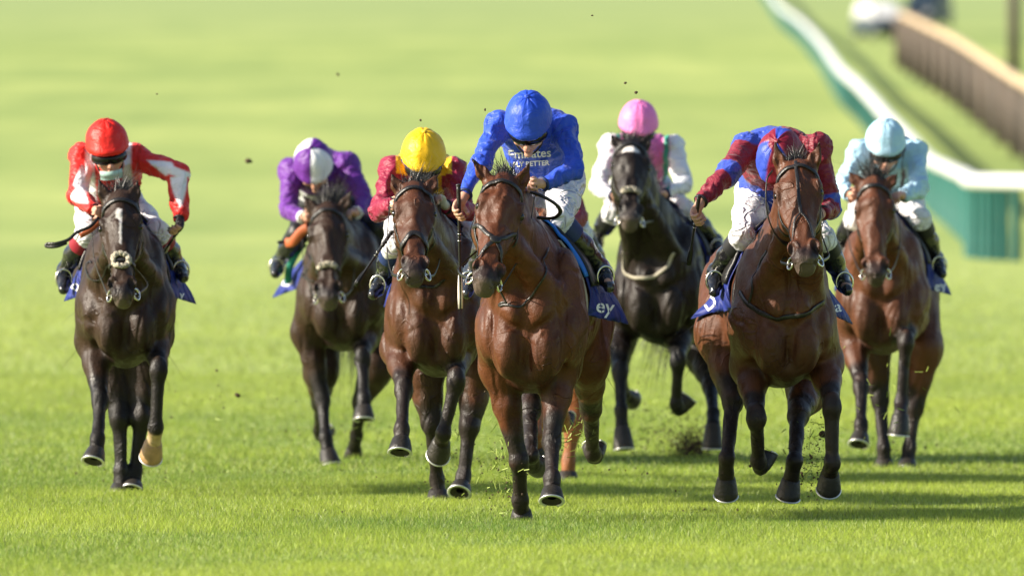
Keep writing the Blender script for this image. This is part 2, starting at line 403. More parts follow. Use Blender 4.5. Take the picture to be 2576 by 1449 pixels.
# ------------------------------------------------------------------ horses
X_ = A(1, 0, 0); Z_ = A(0, 0, 1)
def chain(zf, pts, Y0, lens):
    """joints measured in the picture become 3-D joints: the depth of each bone follows from its real length"""
    out = []; Y = Y0
    for i, (zx, zy, dz) in enumerate(pts):
        px, py = zf(zx, zy)
        if dz == 'h': Y = Y - .022
        elif dz == 'i': Y = Y - .038
        elif isinstance(dz, str):
            q = W(px, py, Y); dd = np.linalg.norm(q - out[-1]); L = lens[i - 1]; e = math.sqrt(max(L * L - dd * dd, 0))
            Y = Y + (e if dz == '+' else -e if dz == '-' else 0)
        else: Y = Y0 + dz
        out.append(W(px, py, Y))
    return out
def hoof_mesh(cor, sole, dorsal, s=1.03):
    a = nrm(sole - cor); d = nrm(dorsal - a * (dorsal @ a)); l = np.cross(a, d); H = np.linalg.norm(sole - cor)
    rings = [(-.12, .036, .042, -.004), (0, .046, .050, 0), (.08, .048, .052, .002), (.35, .053, .057, .011), (.7, .059, .064, .019), (.95, .062, .068, .025), (1.04, .058, .064, .026), (1.0, .048, .054, .026), (.8, .02, .02, .02)]
    V = []; nv = 20
    for t, rl, rd, sh in rings:
        for j in range(nv):
            an = 2 * math.pi * j / nv; cu = math.cos(an)
            rd2 = rd * (1 if cu > 0 else .78)
            V.append(cor + a * H * t + d * (sh + rd2 * cu) * s + l * rl * math.sin(an) * s)
    V = np.array(V); Q = grid_quads(len(rings), nv, True)
    P = [sole + a * .006 + d * (.026 + (.063 if math.cos(x) > 0 else .050) * math.cos(x)) * s + l * .057 * math.sin(x) * s for x in np.linspace(-2.65, 2.65, 22)]
    shoe = tube(np.array(P), .0085, 6, up=a, flat=.6)
    return (V, Q), shoe
FL = (.42, .28, .11, .085); HL = (.42, .36, .12, .085)

def build_horse(S):
    Y0 = S['Y0']; h = S.get('h', .012); cx, rx = S['cx'], S['rx']; zo = S.get('zo', 0.0)
    O = A((cx - CX) * Y0 / F, Y0, 0)
    R0 = A((rx - CX) * (Y0 + 1.5) / F, Y0 + 1.5, 0)
    b = nrm(R0 - O); s = A(b[1], -b[0], 0)
    loc = lambda l, t, z: O + b * l + s * t + Z_ * (z + zo)
    RB = np.array([s, b, Z_])
    base = O + b * .8; T = Th('horse', (base[0], base[1], 0), S['label'], 'horse', 'racehorses galloping towards the camera')
    # head frame
    px, py = S['zf'](*S['poll']); poll = W(px, py, Y0 + S.get('hd', -.42))
    px, py = S['zf'](*S['chin']); q = W(px, py, poll[1]); hl = S.get('hlen', .62); dd = np.linalg.norm(q - poll)
    yw = math.radians(S.get('yaw', 0))
    chin = W(px, py, poll[1] - math.sqrt(max(hl * hl - dd * dd, .01)))
    d = nrm(chin - poll); sv = A(math.cos(yw), math.sin(yw), 0); sv = nrm(sv - d * (sv @ d)); nf = np.cross(sv, d)   # face normal
    if nf[1] > 0: nf = -nf
    k_ = hl / .62
    hp = lambda u, v, n_: poll + sv * u * k_ + d * v * k_ + nf * n_ * k_      # u lateral, v down the face, n_ out of the face
    RH = np.array([sv, d, nf])
    fores = [chain(f[0], f[1], Y0, FL) for f in S['fore']]; hinds = [chain(f[0], f[1], Y0, HL) for f in S['hind']]
    allp = np.array([hp(0, 0, 0), chin, hp(-.15, -.2, 0), hp(.15, -.2, 0)] + [p for c in fores + hinds for p in c] + [loc(1.75, -.3, .8), loc(1.75, .3, 1.55), loc(-.2, -.34, 1), loc(0, .34, 1.5)])
    g = Grid(allp.min(0) - .12, allp.max(0) + .12, h)
    wl = S.get('wl', .93)
    E = lambda l, t, z, r, k=.08, sub=False, R=RB: g.ell(loc(l, t * wl, z), (r[0] * wl, r[1], r[2]), R, k, sub)
    # trunk
    E(.62, 0, 1.10, (.275, .62, .36), .1); E(1.02, 0, 1.09, (.265, .45, .30), .1); E(.16, 0, 1.06, (.215, .27, .32), .1)
    E(1.42, 0, 1.21, (.265, .34, .265), .1); E(.5, 0, 1.40, (.085, .32, .10), .1)
    for t in (-1, 1):
        E(.22, .165 * t, 1.10, (.112, .21, .31), .05); E(.10, .205 * t, .97, (.08, .15, .15), .05)
        E(-.02, .100 * t, .90, (.100, .115, .150), .028); E(-.03, .070 * t, 1.08, (.085, .115, .13), .05)
        E(1.45, .165 * t, 1.04, (.125, .25, .30), .08); E(1.62, .12 * t, 1.1, (.11, .14, .22), .07)
        E(1.2, .17 * t, 1.33, (.07, .12, .06), .06)
    E(.30, 0, .76, (.13, .35, .09), .08)
    # neck
    n0 = loc(.34, 0, 1.20); n3 = hp(0, .07, -.13); n1 = n0 * .66 + n3 * .34 + Z_ * -.0; n2 = n0 * .3 + n3 * .7
    g.cone(n0, n1, .30, .215, .08, s, .60); g.cone(n1, n2, .215, .145, .06, s, .64); g.cone(n2, n3, .145, .115, .05, s, .74)
    cr0 = loc(.45, 0, 1.44); cr = hp(0, -.03, -.10); mid = (cr0 + cr) / 2 + Z_ * .045
    g.cone(cr0, mid, .075, .06, .07, s, .7); g.cone(mid, cr, .06, .055, .07, s, .8)
    for t in (-1, 1):   # jugular / shoulder muscle relief
        g.cone(hp(.05 * t, .2, -.2), loc(.0, .12 * t, 1.17), .05, .075, .06)
    # grooves of the chest
    g.cone(loc(-.15, 0, 1.10), loc(-.13, 0, .78), .020, .034, .025, sub=True)
    for t in (-1, 1):
        g.cone(loc(-.10, .20 * t, 1.10), loc(-.125, .03 * t, .985), .012, .014, .035, sub=True); g.cone(loc(-.07, .215 * t, .99), loc(-.06, .17 * t, .80), .012, .02, .035, sub=True)
    # head
    H_ = lambda u, v, n_, r, k=.03, sub=False, R=RH: g.ell(hp(u, v, n_), np.array(r) * k_, R, k, sub)
    H_(0, .07, -.085, (.092, .12, .085), .04); H_(0, .16, -.045, (.082, .13, .052), .03)
    g.cone(hp(0, .14, -.05), hp(0, .50, -.055), .074 * k_, .046 * k_, .03, sv, 1.08)
    g.cone(hp(0, .22, -.14), hp(0, .53, -.095), .085 * k_, .046 * k_, .04, sv, .82)
    H_(0, .56, -.06, (.066, .058, .062), .03); H_(0, .605, -.085, (.044, .026, .042), .02); H_(0, .585, -.03, (.048, .03, .03), .02)
    for t in (-1, 1):
        H_(.055 * t, .20, -.15, (.045, .115, .095), .03)
        H_(.098 * t, .165, -.055, (.026, .036, .042), .022); H_(.088 * t, .13, -.03, (.026, .03, .026), .02)    # brow
        H_(.118 * t, .172, -.045, (.018, .021, .024), .008, True)                                               # socket
        g.cone(hp(.095 * t, .20, -.06), hp(.058 * t, .38, -.06), .018 * k_, .010 * k_, .02)                     # cheek ridge
        H_(.052 * t, .27, .012, (.022, .085, .018), .03, True)                                                  # hollow beside the nose
        H_(.049 * t, .515, -.026, (.033, .044, .036), .016); g.cone(hp(.03 * t, .30, -.01), hp(.022 * t, .46, -.015), .012 * k_, .010 * k_, .02)
        H_(.054 * t, .522, .002, (.019, .034, .026), .010, True); H_(.060 * t, .545, -.010, (.016, .022, .026), .008, True)
        H_(.056 * t, .575, -.08, (.02, .006, .03), .006, True)                                                  # mouth corner
        H_(.075 * t, .07, .0, (.03, .035, .03), .03, True)
    H_(0, .594, -.05, (.05, .0045, .04), .006, True)
    # ears
    ears = []
    for i, t in enumerate((-1, 1)):
        ex, ey = S['zf'](*S['ears'][i]); eb = hp(.066 * t, .005, -.085); tip = W(ex, ey, eb[1] - .0)
        L = tip - eb; ln = np.linalg.norm(L); tip = eb + L / ln * min(ln, .21); a = nrm(tip - eb); o_ = nrm(nf - a * (nf @ a) + sv * .25 * t); ls = np.cross(a, o_)
        m = eb * .55 + tip * .45
        g.cone(eb, m, .030, .034, .02, o_, .72); g.cone(m, tip, .033, .007, .012, o_, .7)
        g.ell(eb * .5 + tip * .5 + o_ * .026, (.018, .068, .020), np.array([ls, a, o_]), .008, True); ears.append((eb, tip, a))
    # legs
    for i, c in enumerate(fores):
        t = -1 if i == 0 else 1; e, kn, fe, co, so = c
        sh = loc(.16, .15 * t, 1.02)
        g.cone(sh, e, .122, .098, .07); g.cone(e, e * .6 + kn * .4, .095, .068, .05); g.cone(e * .6 + kn * .4, e * .15 + kn * .85, .074, .046, .03)
        ax = nrm(fe - kn); g.ell(kn, (.051, .048, .078), None, .03); g.ell(kn + A(0, -.018, -.01), (.046, .035, .04), None, .02)
        g.cone(kn, fe, .038, .033, .018); g.cone(kn + A(0, .025, 0), fe + A(0, .028, 0), .02, .019, .02)
        g.ell(fe, (.042, .043, .052), None, .02); g.ell(fe + A(0, .03, -.008), (.03, .025, .028), None, .015)
        g.cone(fe, co, .035, .044, .02)
    for i, c in enumerate(hinds):
        t = -1 if i == 0 else 1; st, hk, fe, co, so = c
        g.cone(loc(1.40, .15 * t, 1.15), st, .19, .135, .08, s, .75); g.cone(st, st * .5 + hk * .5, .125, .078, .06, s, .8); g.cone(st * .5 + hk * .5, hk, .078, .052, .04)
        g.ell(hk, (.052, .058, .07), None, .03); g.ell(hk + A(0, .055, .045), (.027, .035, .04), None, .03)
        g.cone(hk, fe, .043, .034, .02); g.cone(hk + A(0, .03, 0), fe + A(0, .028, 0), .02, .019, .02)
        g.ell(fe, (.042, .044, .044), None, .02); g.cone(fe, co, .035, .044, .02)
    V, Q = g.mesh()
    N = vnormals(V, Q)
    # muscle and vein relief
    rel = vnoise(V * A(9, 5, 6) + S['Y0']) * .004 + vnoise(V * 22) * .0014 - .007 * np.exp(-(vnoise(V * A(6, 6, 3.5) + 31 + S['Y0']) / .10) ** 2)
    legm = 1 - sstep(.62, .80, V[:, 2]); rl = (vnoise(V * A(26, 26, 8)) * .0035 + vnoise(V * 40) * .0012) * legm
    vein = np.abs(vnoise(V * A(10, 10, 5) + 9)); trunk = sstep(.72, .9, V[:, 2])
    V = V + N * (rl + rel * trunk + np.exp(-(vein / .045) ** 2) * .0034 * trunk * (vnoise(V * 3 + 2) > -.1))[:, None]
    # coat colour
    base_c, dark_c, leg_c = [np.array(c_) for c_ in S['coat']]
    n1_ = vnoise(V * 3 + 5)[:, None] * .5 + .5
    C = base_c * (1 - .35 * n1_) + dark_c * .35 * n1_
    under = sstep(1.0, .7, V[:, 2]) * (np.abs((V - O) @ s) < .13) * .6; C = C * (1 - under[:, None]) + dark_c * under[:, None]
    for i, c in enumerate(fores + hinds):
        pts = c; dm = np.full(len(V), 9.)
        up = pts[0] * .20 + pts[1] * .80 if i < 2 else pts[0] * .22 + pts[1] * .78
        for u, v_ in ((up, pts[1]), (pts[1], pts[2]), (pts[2], pts[3]), (pts[3], pts[4])): dm = np.minimum(dm, segdist(V, u, v_)[0])
        wgt = sstep(.115, .055, dm + vnoise(V * 18) * .02) * S.get('legw', .92); C = C * (1 - wgt[:, None]) + leg_c * wgt[:, None]
        if i in S.get('sock', {}):
            dm = np.minimum(segdist(V, pts[2] * .4 + pts[3] * .6, pts[4])[0], 9); wgt = sstep(.075, .055, dm)[:, None]; C = C * (1 - wgt) + A(.45, .32, .18) * wgt
    hv = (V - poll) @ d / k_; hu = (V - poll) @ sv / k_; hn = (V - poll) @ nf / k_; ishead = (np.abs(hu) < .2) & (hn > -.3) & (hn < .2)
    mz = sstep(.485, .56, hv + vnoise(V * 25) * .03) * ishead; C = C * (1 - .85 * mz[:, None]) + S.get('muz', A(.022, .018, .018)) * .85 * mz[:, None]
    nos = np.exp(-(((np.abs(hu) - .053) / .017) ** 2 + ((hv - .53) / .028) ** 2)) * (hn > -.04) * ishead; C *= (1 - .85 * nos[:, None])
    lip = sstep(.575, .61, hv) * ishead * .35; C = C * (1 - lip[:, None]) + A(.20, .15, .12) * lip[:, None]
    eyer = np.exp(-((np.abs(hu) - .11) ** 2 + (hv - .17) ** 2 + (hn + .05) ** 2) / .035 ** 2) * ishead; C *= (1 - .75 * eyer[:, None])
    for t, (eb, tip, a) in enumerate(ears):
        dd_, tt = segdist(V, eb, tip); wgt = (dd_ < .05) * sstep(.55, .95, tt) * .8; C = C * (1 - wgt[:, None]) + dark_c * .3 * wgt[:, None]
    for bl in S.get('blaze', []):       # white marks on the face: (u, v, ru, rv)
        q = ((hu - bl[0]) / bl[2]) ** 2 + ((hv - bl[1]) / bl[3]) ** 2 + vnoise(V * 40) * .4; wgt = sstep(1.2, .7, q) * (hn > -.06) * ishead * .9
        C = C * (1 - wgt[:, None]) + A(.72, .68, .66) * wgt[:, None]
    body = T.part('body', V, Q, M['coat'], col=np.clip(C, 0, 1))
    surf = Surf(V, Q)
    hm = M['hair'] if not S.get('chestnut') else M['hairb']
    # hooves and shoes
    for i, c in enumerate(fores + hinds):
        a = nrm(c[4] - c[3]); dor = nrm(np.cross(a, X_)); dor = dor if i not in S.get('flip', {}) else -dor
        (hv_, hq), sh = hoof_mesh(c[3], c[4], dor); pale = i in S.get('sock', {})
        o = T.part('hoof', hv_, hq, M['palehoof'] if pale else M['hoof'], label='pale amber hoof below a white sock' if pale else None)
        T.part('horseshoe', *sh, M['alu'], parent=o)
    for t in (-1, 1):
        o = T.part('eye', *sphere(hp(.0985 * t, .174, -.044), (.0205 * k_,) * 3, RH), M['eye'])
    # forelock, mane, tail
    up = nrm(-d * .8 + Z_ * .4)
    T.part('forelock', *strands(620, lambda r: hp(r.normal() * .028, -.03 + r.uniform(0, .06), -.055 + r.uniform(-.06, .012)), lambda r: nrm(up + nf * r.uniform(-.6, .35) + sv * r.normal() * .38 + A(S.get('wind', 0), .35, 0)), S.get('flk', .10), .30, .0045, 5), hm)
    T.part('mane', *strands(420, lambda r: (lambda tt: cr * (1 - tt) + cr0 * tt + Z_ * (.05 + .045 * math.sin(math.pi * tt)) + s * r.normal() * .012)(r.uniform(0, 1)), lambda r: nrm(A(-.35 if S['Y0'] < 61 else .1, .5, .55) + r.normal(size=3) * .25), .10, .2, .006, 6), hm)
    tr = loc(1.72, 0, 1.28); td = S.get('tail', (0, .55, -.55))
    T.part('tail', *strands(500, lambda r: tr + r.normal(size=3) * .03, lambda r: nrm(A(*td) + r.normal(size=3) * .09), .72, .13, .007, 8, 7), hm)
    return dict(T=T, surf=surf, hp=hp, loc=loc, O=O, s=s, b=b, d=d, sv=sv, nf=nf, poll=poll, S=S, k=k_, RH=RH, fores=fores, hinds=hinds)

def bridle(Hh, style):
    T, sf, hp, S, sv, nf, d = (Hh[k] for k in ('T', 'surf', 'hp', 'S', 'sv', 'nf', 'd')); L = M['leather']
    P = lambda arr: [hp(*a) for a in arr]
    head = T.part('bridle', *strap_on(sf, P([(-.115, .09, -.10), (-.085, .045, -.03), (0, .03, .0), (.085, .045, -.03), (.115, .09, -.10)]), .026, .008), L)
    for t in (-1, 1):
        T.part('cheekpiece', *strap_on(sf, P([(.09 * t, .0, -.11), (.115 * t, .1, -.10), (.10 * t, .28, -.12), (.07 * t, .42, -.105), (.062 * t, .52, -.10)]), .019, .006), L, parent=head)
        T.part('throat_lash', *strap_on(sf, P([(.1 * t, .03, -.12), (.11 * t, .16, -.18), (.05 * t, .24, -.26)]), .014, .006), L, parent=head)
        c = hp(.070 * t, .545, -.098); a = [c + (nf * math.cos(x) * .8 + d * math.sin(x) + sv * t * math.cos(x) * -.5) * .031 for x in np.linspace(0, 2 * math.pi, 22)[:-1]]
        ring = T.part('bit_ring', *tube(np.array(a), .0055, 6, closed=True), M['metal'], parent=head)
    T.part('bit', *tube(np.array(P([(-.07, .545, -.098), (0, .56, -.06), (.07, .545, -.098)])), .006, 6, n=8), M['metal'], parent=head)
    nbv = {'cavesson': .40, 'cross': .33, 'sheep': .40}.get(style)
    if style == 'cavesson':
        T.part('noseband', *strap_on(sf, P([(-.085, nbv, -.13), (-.07, nbv - .01, -.04), (-.04, nbv - .04, .02), (0, nbv - .055, .02), (.04, nbv - .04, .02), (.07, nbv - .01, -.04), (.085, nbv, -.13)]), .032, .009), L, parent=head)
    elif style == 'cross':
        nb = T.part('noseband', *strap_on(sf, P([(-.10, .24, -.13), (-.085, .27, -.06), (-.04, .345, 0), (0, .375, .02), (.04, .43, -.01), (.06, .5, -.05), (.05, .545, -.12)]), .022, .008), L, parent=head)
        T.part('noseband_cross_strap', *strap_on(sf, P([(.10, .24, -.13), (.085, .27, -.06), (.04, .345, 0), (0, .375, .02), (-.04, .43, -.01), (-.06, .5, -.05), (-.05, .545, -.12)]), .022, .010), L, parent=head)
        h, n = sf.near(hp(0, .375, .02)); T.part('noseband_pad', *sphere(h + n * .012, (.03, .022, .010), Hh['RH']), L, parent=head)
    elif style == 'sheep':
        T.part('noseband', *strap_on(sf, P([(-.085, nbv, -.13), (-.07, nbv, -.05), (0, nbv - .01, .02), (.07, nbv, -.05), (.085, nbv, -.13)]), .02, .007), L, parent=head)
        Vs = []; mb = MB()
        pts = [(-.035, nbv + .015, 0), (-.03, nbv - .03, 0), (0, nbv - .048, .02), (.03, nbv - .03, 0), (.035, nbv + .015, 0), (0, nbv + .03, .01), (-.035, nbv + .015, 0)]
        if S.get('roll'): pts = [(-.05, nbv, -.01), (-.02, nbv - .012, .01), (.02, nbv - .012, .01), (.05, nbv, -.01)]
        V, Q = strap_on(sf, P(pts), .036 if S.get('roll') else .028, .012, n=40, flat=.75); V = V + np.random.default_rng(1).normal(size=V.shape) * .0035
        T.part('sheepskin_noseband', V, Q, M['fleece'], parent=head)
    elif style == 'grackle_pale':
        T.part('face_strap', *strap_on(sf, P([(0, -.01, .0), (0, .12, .01), (.0, .26, .02), (.002, .33, .02)]), .017, .008), L, parent=head)
        for t in (-1, 1):
            T.part('face_strap', *strap_on(sf, P([(.002, .325, .02), (.025 * t, .36, .01), (.045 * t, .43, -.01), (.065 * t, .52, -.06)]), .012, .008), L, parent=head)
    return head

def reins(Hh, hands, head, m=None, sag=.05, colour=None):
    T, hp, surf = Hh['T'], Hh['hp'], Hh['surf']
    for t, hnd in zip((-1, 1), hands):
        p0 = hp(.075 * t, .55, -.10); p1 = hp(.115 * t, .38, -.28); 
        p2 = (p1 + hnd) / 2 + A(.02 * t, 0, -sag)
        pts = resample(np.array([p0, p1, p2, hnd]), 18); n = len(pts)
        V, Q = tube(pts, .0085, 6, up=X_, flat=.35); T.part('rein', V, Q, m or M['leather'], parent=head)

def saddlery(Hh, texts=(), pad=None, lo=-1.15, flare=(.10, .10), girthm=None):
    T, loc, surf, s, b = Hh['T'], Hh['loc'], Hh['surf'], Hh['s'], Hh['b']
    def drape(l0, l1, ang, off, nl, na, flr=(0, 0), ripple=0):
        """cloth laid over the back: rays from outside towards the spine axis"""
        V = []
        for i in range(nl):
            l = l0 + (l1 - l0) * i / (nl - 1)
            for j in range(na):
                an = -ang + 2 * ang * j / (na - 1)
                c = loc(l, 0, 1.15); o = s * math.sin(an) + Z_ * math.cos(an); p, n_ = surf.ray(c + o * .9, -o, 2)
                if p is None: p = c + o * .3
                r = (p - c) @ o; e = max(0, abs(an) / ang - .45) / .55
                fl = flr[0] if an < 0 else flr[1]
                r2 = min(max(r, .22), .42) + off + e * e * fl * (i / (nl - 1)) ** .8 + ripple * math.sin(7 * l * 6 + an * 5) * e
                q = c + o * r2
                V.append(q)
        return np.array(V), grid_quads(nl, na)
    cl = T.part('saddle_cloth', *drape(.48, 1.05, 1.90, .014, 18, 50, flare, .014), M['cloth']); so = cl.modifiers.new('thick', 'SOLIDIFY'); so.thickness = .004
    if pad is not None:
        o = T.part('saddle_pad', *drape(.44, .95, 1.15, .026, 12, 26), M[pad]); so = o.modifiers.new('thick', 'SOLIDIFY'); so.thickness = .012
    sd = T.part('saddle', *drape(.50, .90, 1.35, .036, 12, 34, (.0, .0)), M['leather']); so = sd.modifiers.new('thick', 'SOLIDIFY'); so.thickness = .014
    for t in (-1, 1):
        V = []
    # girth all round
    G = []
    for j in range(40):
        an = 2 * math.pi * j / 40; o = s * math.sin(an) + Z_ * math.cos(an); c = loc(.42, 0, 1.08); p, n_ = surf.ray(c + o * .9, -o, 2); G.append(c + o * min((p - c) @ o if p is not None else .3, .37))
    G = np.array(G); V = np.vstack([G + (G - loc(.42, 0, 1.08)) * .03 - b * .04, G + (G - loc(.42, 0, 1.08)) * .03 + b * .04]); V = V.reshape(2, 40, 3).reshape(-1, 3)
    o = T.part('girth', V, grid_quads(2, 40, True), girthm or M['leather']); so = o.modifiers.new('thick', 'SOLIDIFY'); so.thickness = .008
    # lettering on the hanging corners
    bv = None
    dg = bpy.context.evaluated_depsgraph_get(); ce = cl.evaluated_get(dg).to_mesh(); cV = np.array([v.co[:] for v in ce.vertices]) + T.loc
    cs = Surf(cV, [list(p.vertices) for p in ce.polygons])
    for (txt, px, py, size, ang) in texts:
        c0, n0 = cs.pix(px, py)
        if c0 is None: print('no cloth under text', txt, px, py); continue
        TV, TQ = text_mesh(txt, size * c0[1] / F, bold=.012 * size / 60 * .12)
        ca, sa = math.cos(math.radians(ang)), math.sin(math.radians(ang)); V = []
        lim = []
        for v in TV:
            x = v[0] * ca - v[1] * sa; z = v[0] * sa + v[1] * ca
            ppx = px + x * F / c0[1]; ppy = py - z * F / c0[1]; hh, nn = cs.pix(ppx, ppy)
            if hh is None: lim.append(True); hh = c0 + A(x, 0, z); nn = n0
            else: lim.append(False)
            dirc = nrm(A(0, 0, CAMH) - hh); V.append(hh + dirc * .004)
        lim = np.array(lim); keep = [q for q in TQ if not lim[q].any()]
        if keep: T.part('lettering', np.array(V), np.array(keep), M['whiteprint'], parent=cl, smooth=False, label='white letters "%s" on the blue cloth' % txt)
    return cl
def neck_strap(Hh, pts, zf, wdt, m, name='breastplate_strap', dflt=None):
    P = pixpts(Hh['surf'], zf, pts, Hh['S']['Y0']); return Hh['T'].part(name, *strap_on(Hh['surf'], P, wdt, .007, n=40), m)

# ------------------------------------------------------------------ ground
PY = [0, 75, 110, 143, 152, 192, 232, 290, 345, 490, 650, 1500, 3000]; PZ = [0, 0, .36, .744, .78, .93, 1.22, 2.5, 3.95, 7.05, 10.6, 32.4, 80]
def gz(Y):
    return np.interp(Y, GYs, GZs)
GYs = np.linspace(0, 3000, 3001); _z = np.interp(GYs, PY, PZ)
for _ in range(2): _z = np.convolve(np.pad(_z, 7, mode='edge'), np.ones(15) / 15, 'valid')
GZs = _z - np.interp(60, GYs, _z)
def build_ground():
    ys = np.concatenate([np.linspace(-60, 40, 12), np.linspace(44, 160, 60), np.linspace(165, 700, 110), np.linspace(720, 2600, 60)])
    xs = np.concatenate([np.linspace(-700, -40, 8), np.linspace(-30, 40, 36), np.linspace(50, 700, 8)])
    V = np.array([[x, y, float(gz(max(y, 0))) - .004] for y in ys for x in xs]); nx = len(xs)
    V[:, 2] += (V[:, 0] > 60) * 0
    q = grid_quads(len(ys), nx)
    m = bpy.data.materials.new('turf'); m.use_nodes = True; t = m.node_tree; L = t.links; b = t.nodes['Principled BSDF']; b.inputs['Roughness'].default_value = .75; b.inputs['Specular IOR Level'].default_value = .15
    b.inputs['Sheen Weight'].default_value = .3; b.inputs['Sheen Tint'].default_value = (.8, .9, .3, 1)
    tc = t.nodes.new('ShaderNodeTexCoord')
    def ns(scale, det, sc3, dist=0):
        mp = t.nodes.new('ShaderNodeMapping'); mp.inputs['Scale'].default_value = sc3; L.new(tc.outputs['Object'], mp.inputs[0])
        n = t.nodes.new('ShaderNodeTexNoise'); n.inputs['Scale'].default_value = scale; n.inputs['Detail'].default_value = det; L.new(mp.outputs[0], n.inputs['Vector']); return n.outputs['Fac']
    def ramp(f, a, b_, c1, c2):
        r = t.nodes.new('ShaderNodeValToRGB'); r.color_ramp.elements[0].position = a; r.color_ramp.elements[1].position = b_
        r.color_ramp.elements[0].color = (*c1, 1); r.color_ramp.elements[1].color = (*c2, 1); L.new(f, r.inputs[0]); return r.outputs[0]
    def mix(f, a, b_, bt='MIX'):
        x = t.nodes.new('ShaderNodeMix'); x.data_type = 'RGBA'; x.blend_type = bt
        if isinstance(f, float): x.inputs['Factor'].default_value = f
        else: L.new(f, x.inputs['Factor'])
        for k, v in (('A', a), ('B', b_)):
            if isinstance(v, tuple): x.inputs[k].default_value = (*v, 1)
            else: L.new(v, x.inputs[k])
        return x.outputs['Result']
    c1 = ramp(ns(1, 4, (.10, .035, 1)), .35, .65, GRASS_A, GRASS_B)
    c2 = ramp(ns(1, 5, (.9, .5, 1)), .3, .7, (.74, .80, .8), (1.2, 1.15, 1.1))
    c3 = ramp(ns(1, 6, (22, 22, 1)), .3, .7, (.75, .78, .7), (1.2, 1.18, 1.2))
    col = mix(1.0, mix(1.0, c1, c2, 'MULTIPLY'), c3, 'MULTIPLY')
    c4 = ramp(ns(1, 3, (.35, .006, 1)), .35, .65, (.76, .84, .80), (1.18, 1.12, 1.12)); col = mix(1.0, col, c4, 'MULTIPLY')
    # far slope: greener, cooler grass and mown bands
    sep = t.nodes.new('ShaderNodeSeparateXYZ'); L.new(tc.outputs['Object'], sep.inputs[0])
    mr = t.nodes.new('ShaderNodeMapRange'); mr.inputs[1].default_value = 520; mr.inputs[2].default_value = 800; L.new(sep.outputs['Y'], mr.inputs[0])
    col = mix(mr.outputs[0], col, (.16, .22, .10))
    L.new(col, b.inputs['Base Color'])
    o = new_obj('ground', npmesh('ground', V, q[:, ::-1] if False else q), None, m); o['kind'] = 'structure'
    return o
GRASS_A, GRASS_B = (.12, .19, .050), (.28, .33, .105)
BL_A, BL_B = (.12, .225, .022), (.45, .535, .070)
def build_grass():
    r = np.random.default_rng(11); X = []; Yy = []; Wd = []; Ht = []
    for y0, y1, dens, wd, ht in ((46, 70, 3600, .0033, .026), (70, 95, 1200, .006, .032), (95, 170, 330, .010, .04)):
        hw0 = y1 * 1350 / F + (2.2 if y0 < 90 else 1.5); n = int((y1 - y0) * 2 * hw0 * dens)
        x = r.uniform(-hw0, hw0, n); y = r.uniform(y0, y1, n); X.append(x); Yy.append(y); Wd.append(np.full(n, wd)); Ht.append(np.full(n, ht))
    x, y, wd, ht = map(np.concatenate, (X, Yy, Wd, Ht)); n = len(x)
    pch = vnoise(np.stack([x * 1.3, y * .8, y * 0], 1)); p2 = vnoise(np.stack([x * .35, y * .22, y * 0 + 7], 1))
    keep_ = r.random(n) < 1 - sstep(80, 168, y); x, y, wd, ht, pch, p2 = (q[keep_] for q in (x, y, wd, ht, pch, p2)); n = len(x)
    h = ht * r.uniform(.45, 1.25, n) * (1 + .35 * pch) * (1 - .6 * sstep(90, 165, y)); w_ = wd * r.uniform(.6, 1.2, n) / 2
    a = r.uniform(0, 2 * math.pi, n); lean = r.normal(0, .8, (n, 2)) * h[:, None]
    z = gz(y); dx, dy = np.cos(a) * w_, np.sin(a) * w_
    tip = np.stack([x + lean[:, 0], y + lean[:, 1], z + h], 1)
    V = np.stack([np.stack([x - dx, y - dy, z - .01], 1), np.stack([x + dx, y + dy, z - .01], 1), tip], 1).reshape(-1, 3)
    Q = np.arange(3 * n).reshape(n, 3)
    t = np.clip(.5 + .3 * r.normal(size=n) + .25 * pch + .4 * p2, 0, 1)[:, None]
    c = A(*BL_A) * (1 - t) + A(*BL_B) * t; far_ = sstep(60, 130, y)[:, None]; c = c * (1 - far_) + A(.43, .51, .11) * far_
    pale = (r.random(n) < .07)[:, None]; c = np.where(pale, A(.42, .44, .16), c); c = c * r.uniform(.4, 1.6, n)[:, None]
    m = bpy.data.materials.new('grass_blade'); m.use_nodes = True; tt = m.node_tree; L = tt.links; tt.nodes.clear()
    at = tt.nodes.new('ShaderNodeAttribute'); at.attribute_name = 'Col'
    pr = tt.nodes.new('ShaderNodeBsdfPrincipled'); pr.inputs['Roughness'].default_value = .42; pr.inputs['Specular IOR Level'].default_value = .5
    tr = tt.nodes.new('ShaderNodeBsdfTranslucent'); mx = tt.nodes.new('ShaderNodeMixShader'); mx.inputs[0].default_value = .42; o_ = tt.nodes.new('ShaderNodeOutputMaterial')
    L.new(at.outputs['Color'], pr.inputs['Base Color']); L.new(at.outputs['Color'], tr.inputs['Color']); L.new(pr.outputs[0], mx.inputs[1]); L.new(tr.outputs[0], mx.inputs[2]); L.new(mx.outputs[0], o_.inputs[0])
    o = new_obj('grass', npmesh('grass', V, Q, False, np.repeat(c, 3, 0)), None, m); o['kind'] = 'stuff'
    o['label'] = 'short bright green mown turf grass of the racecourse'
    print('blades', n)
build_ground(); build_grass()

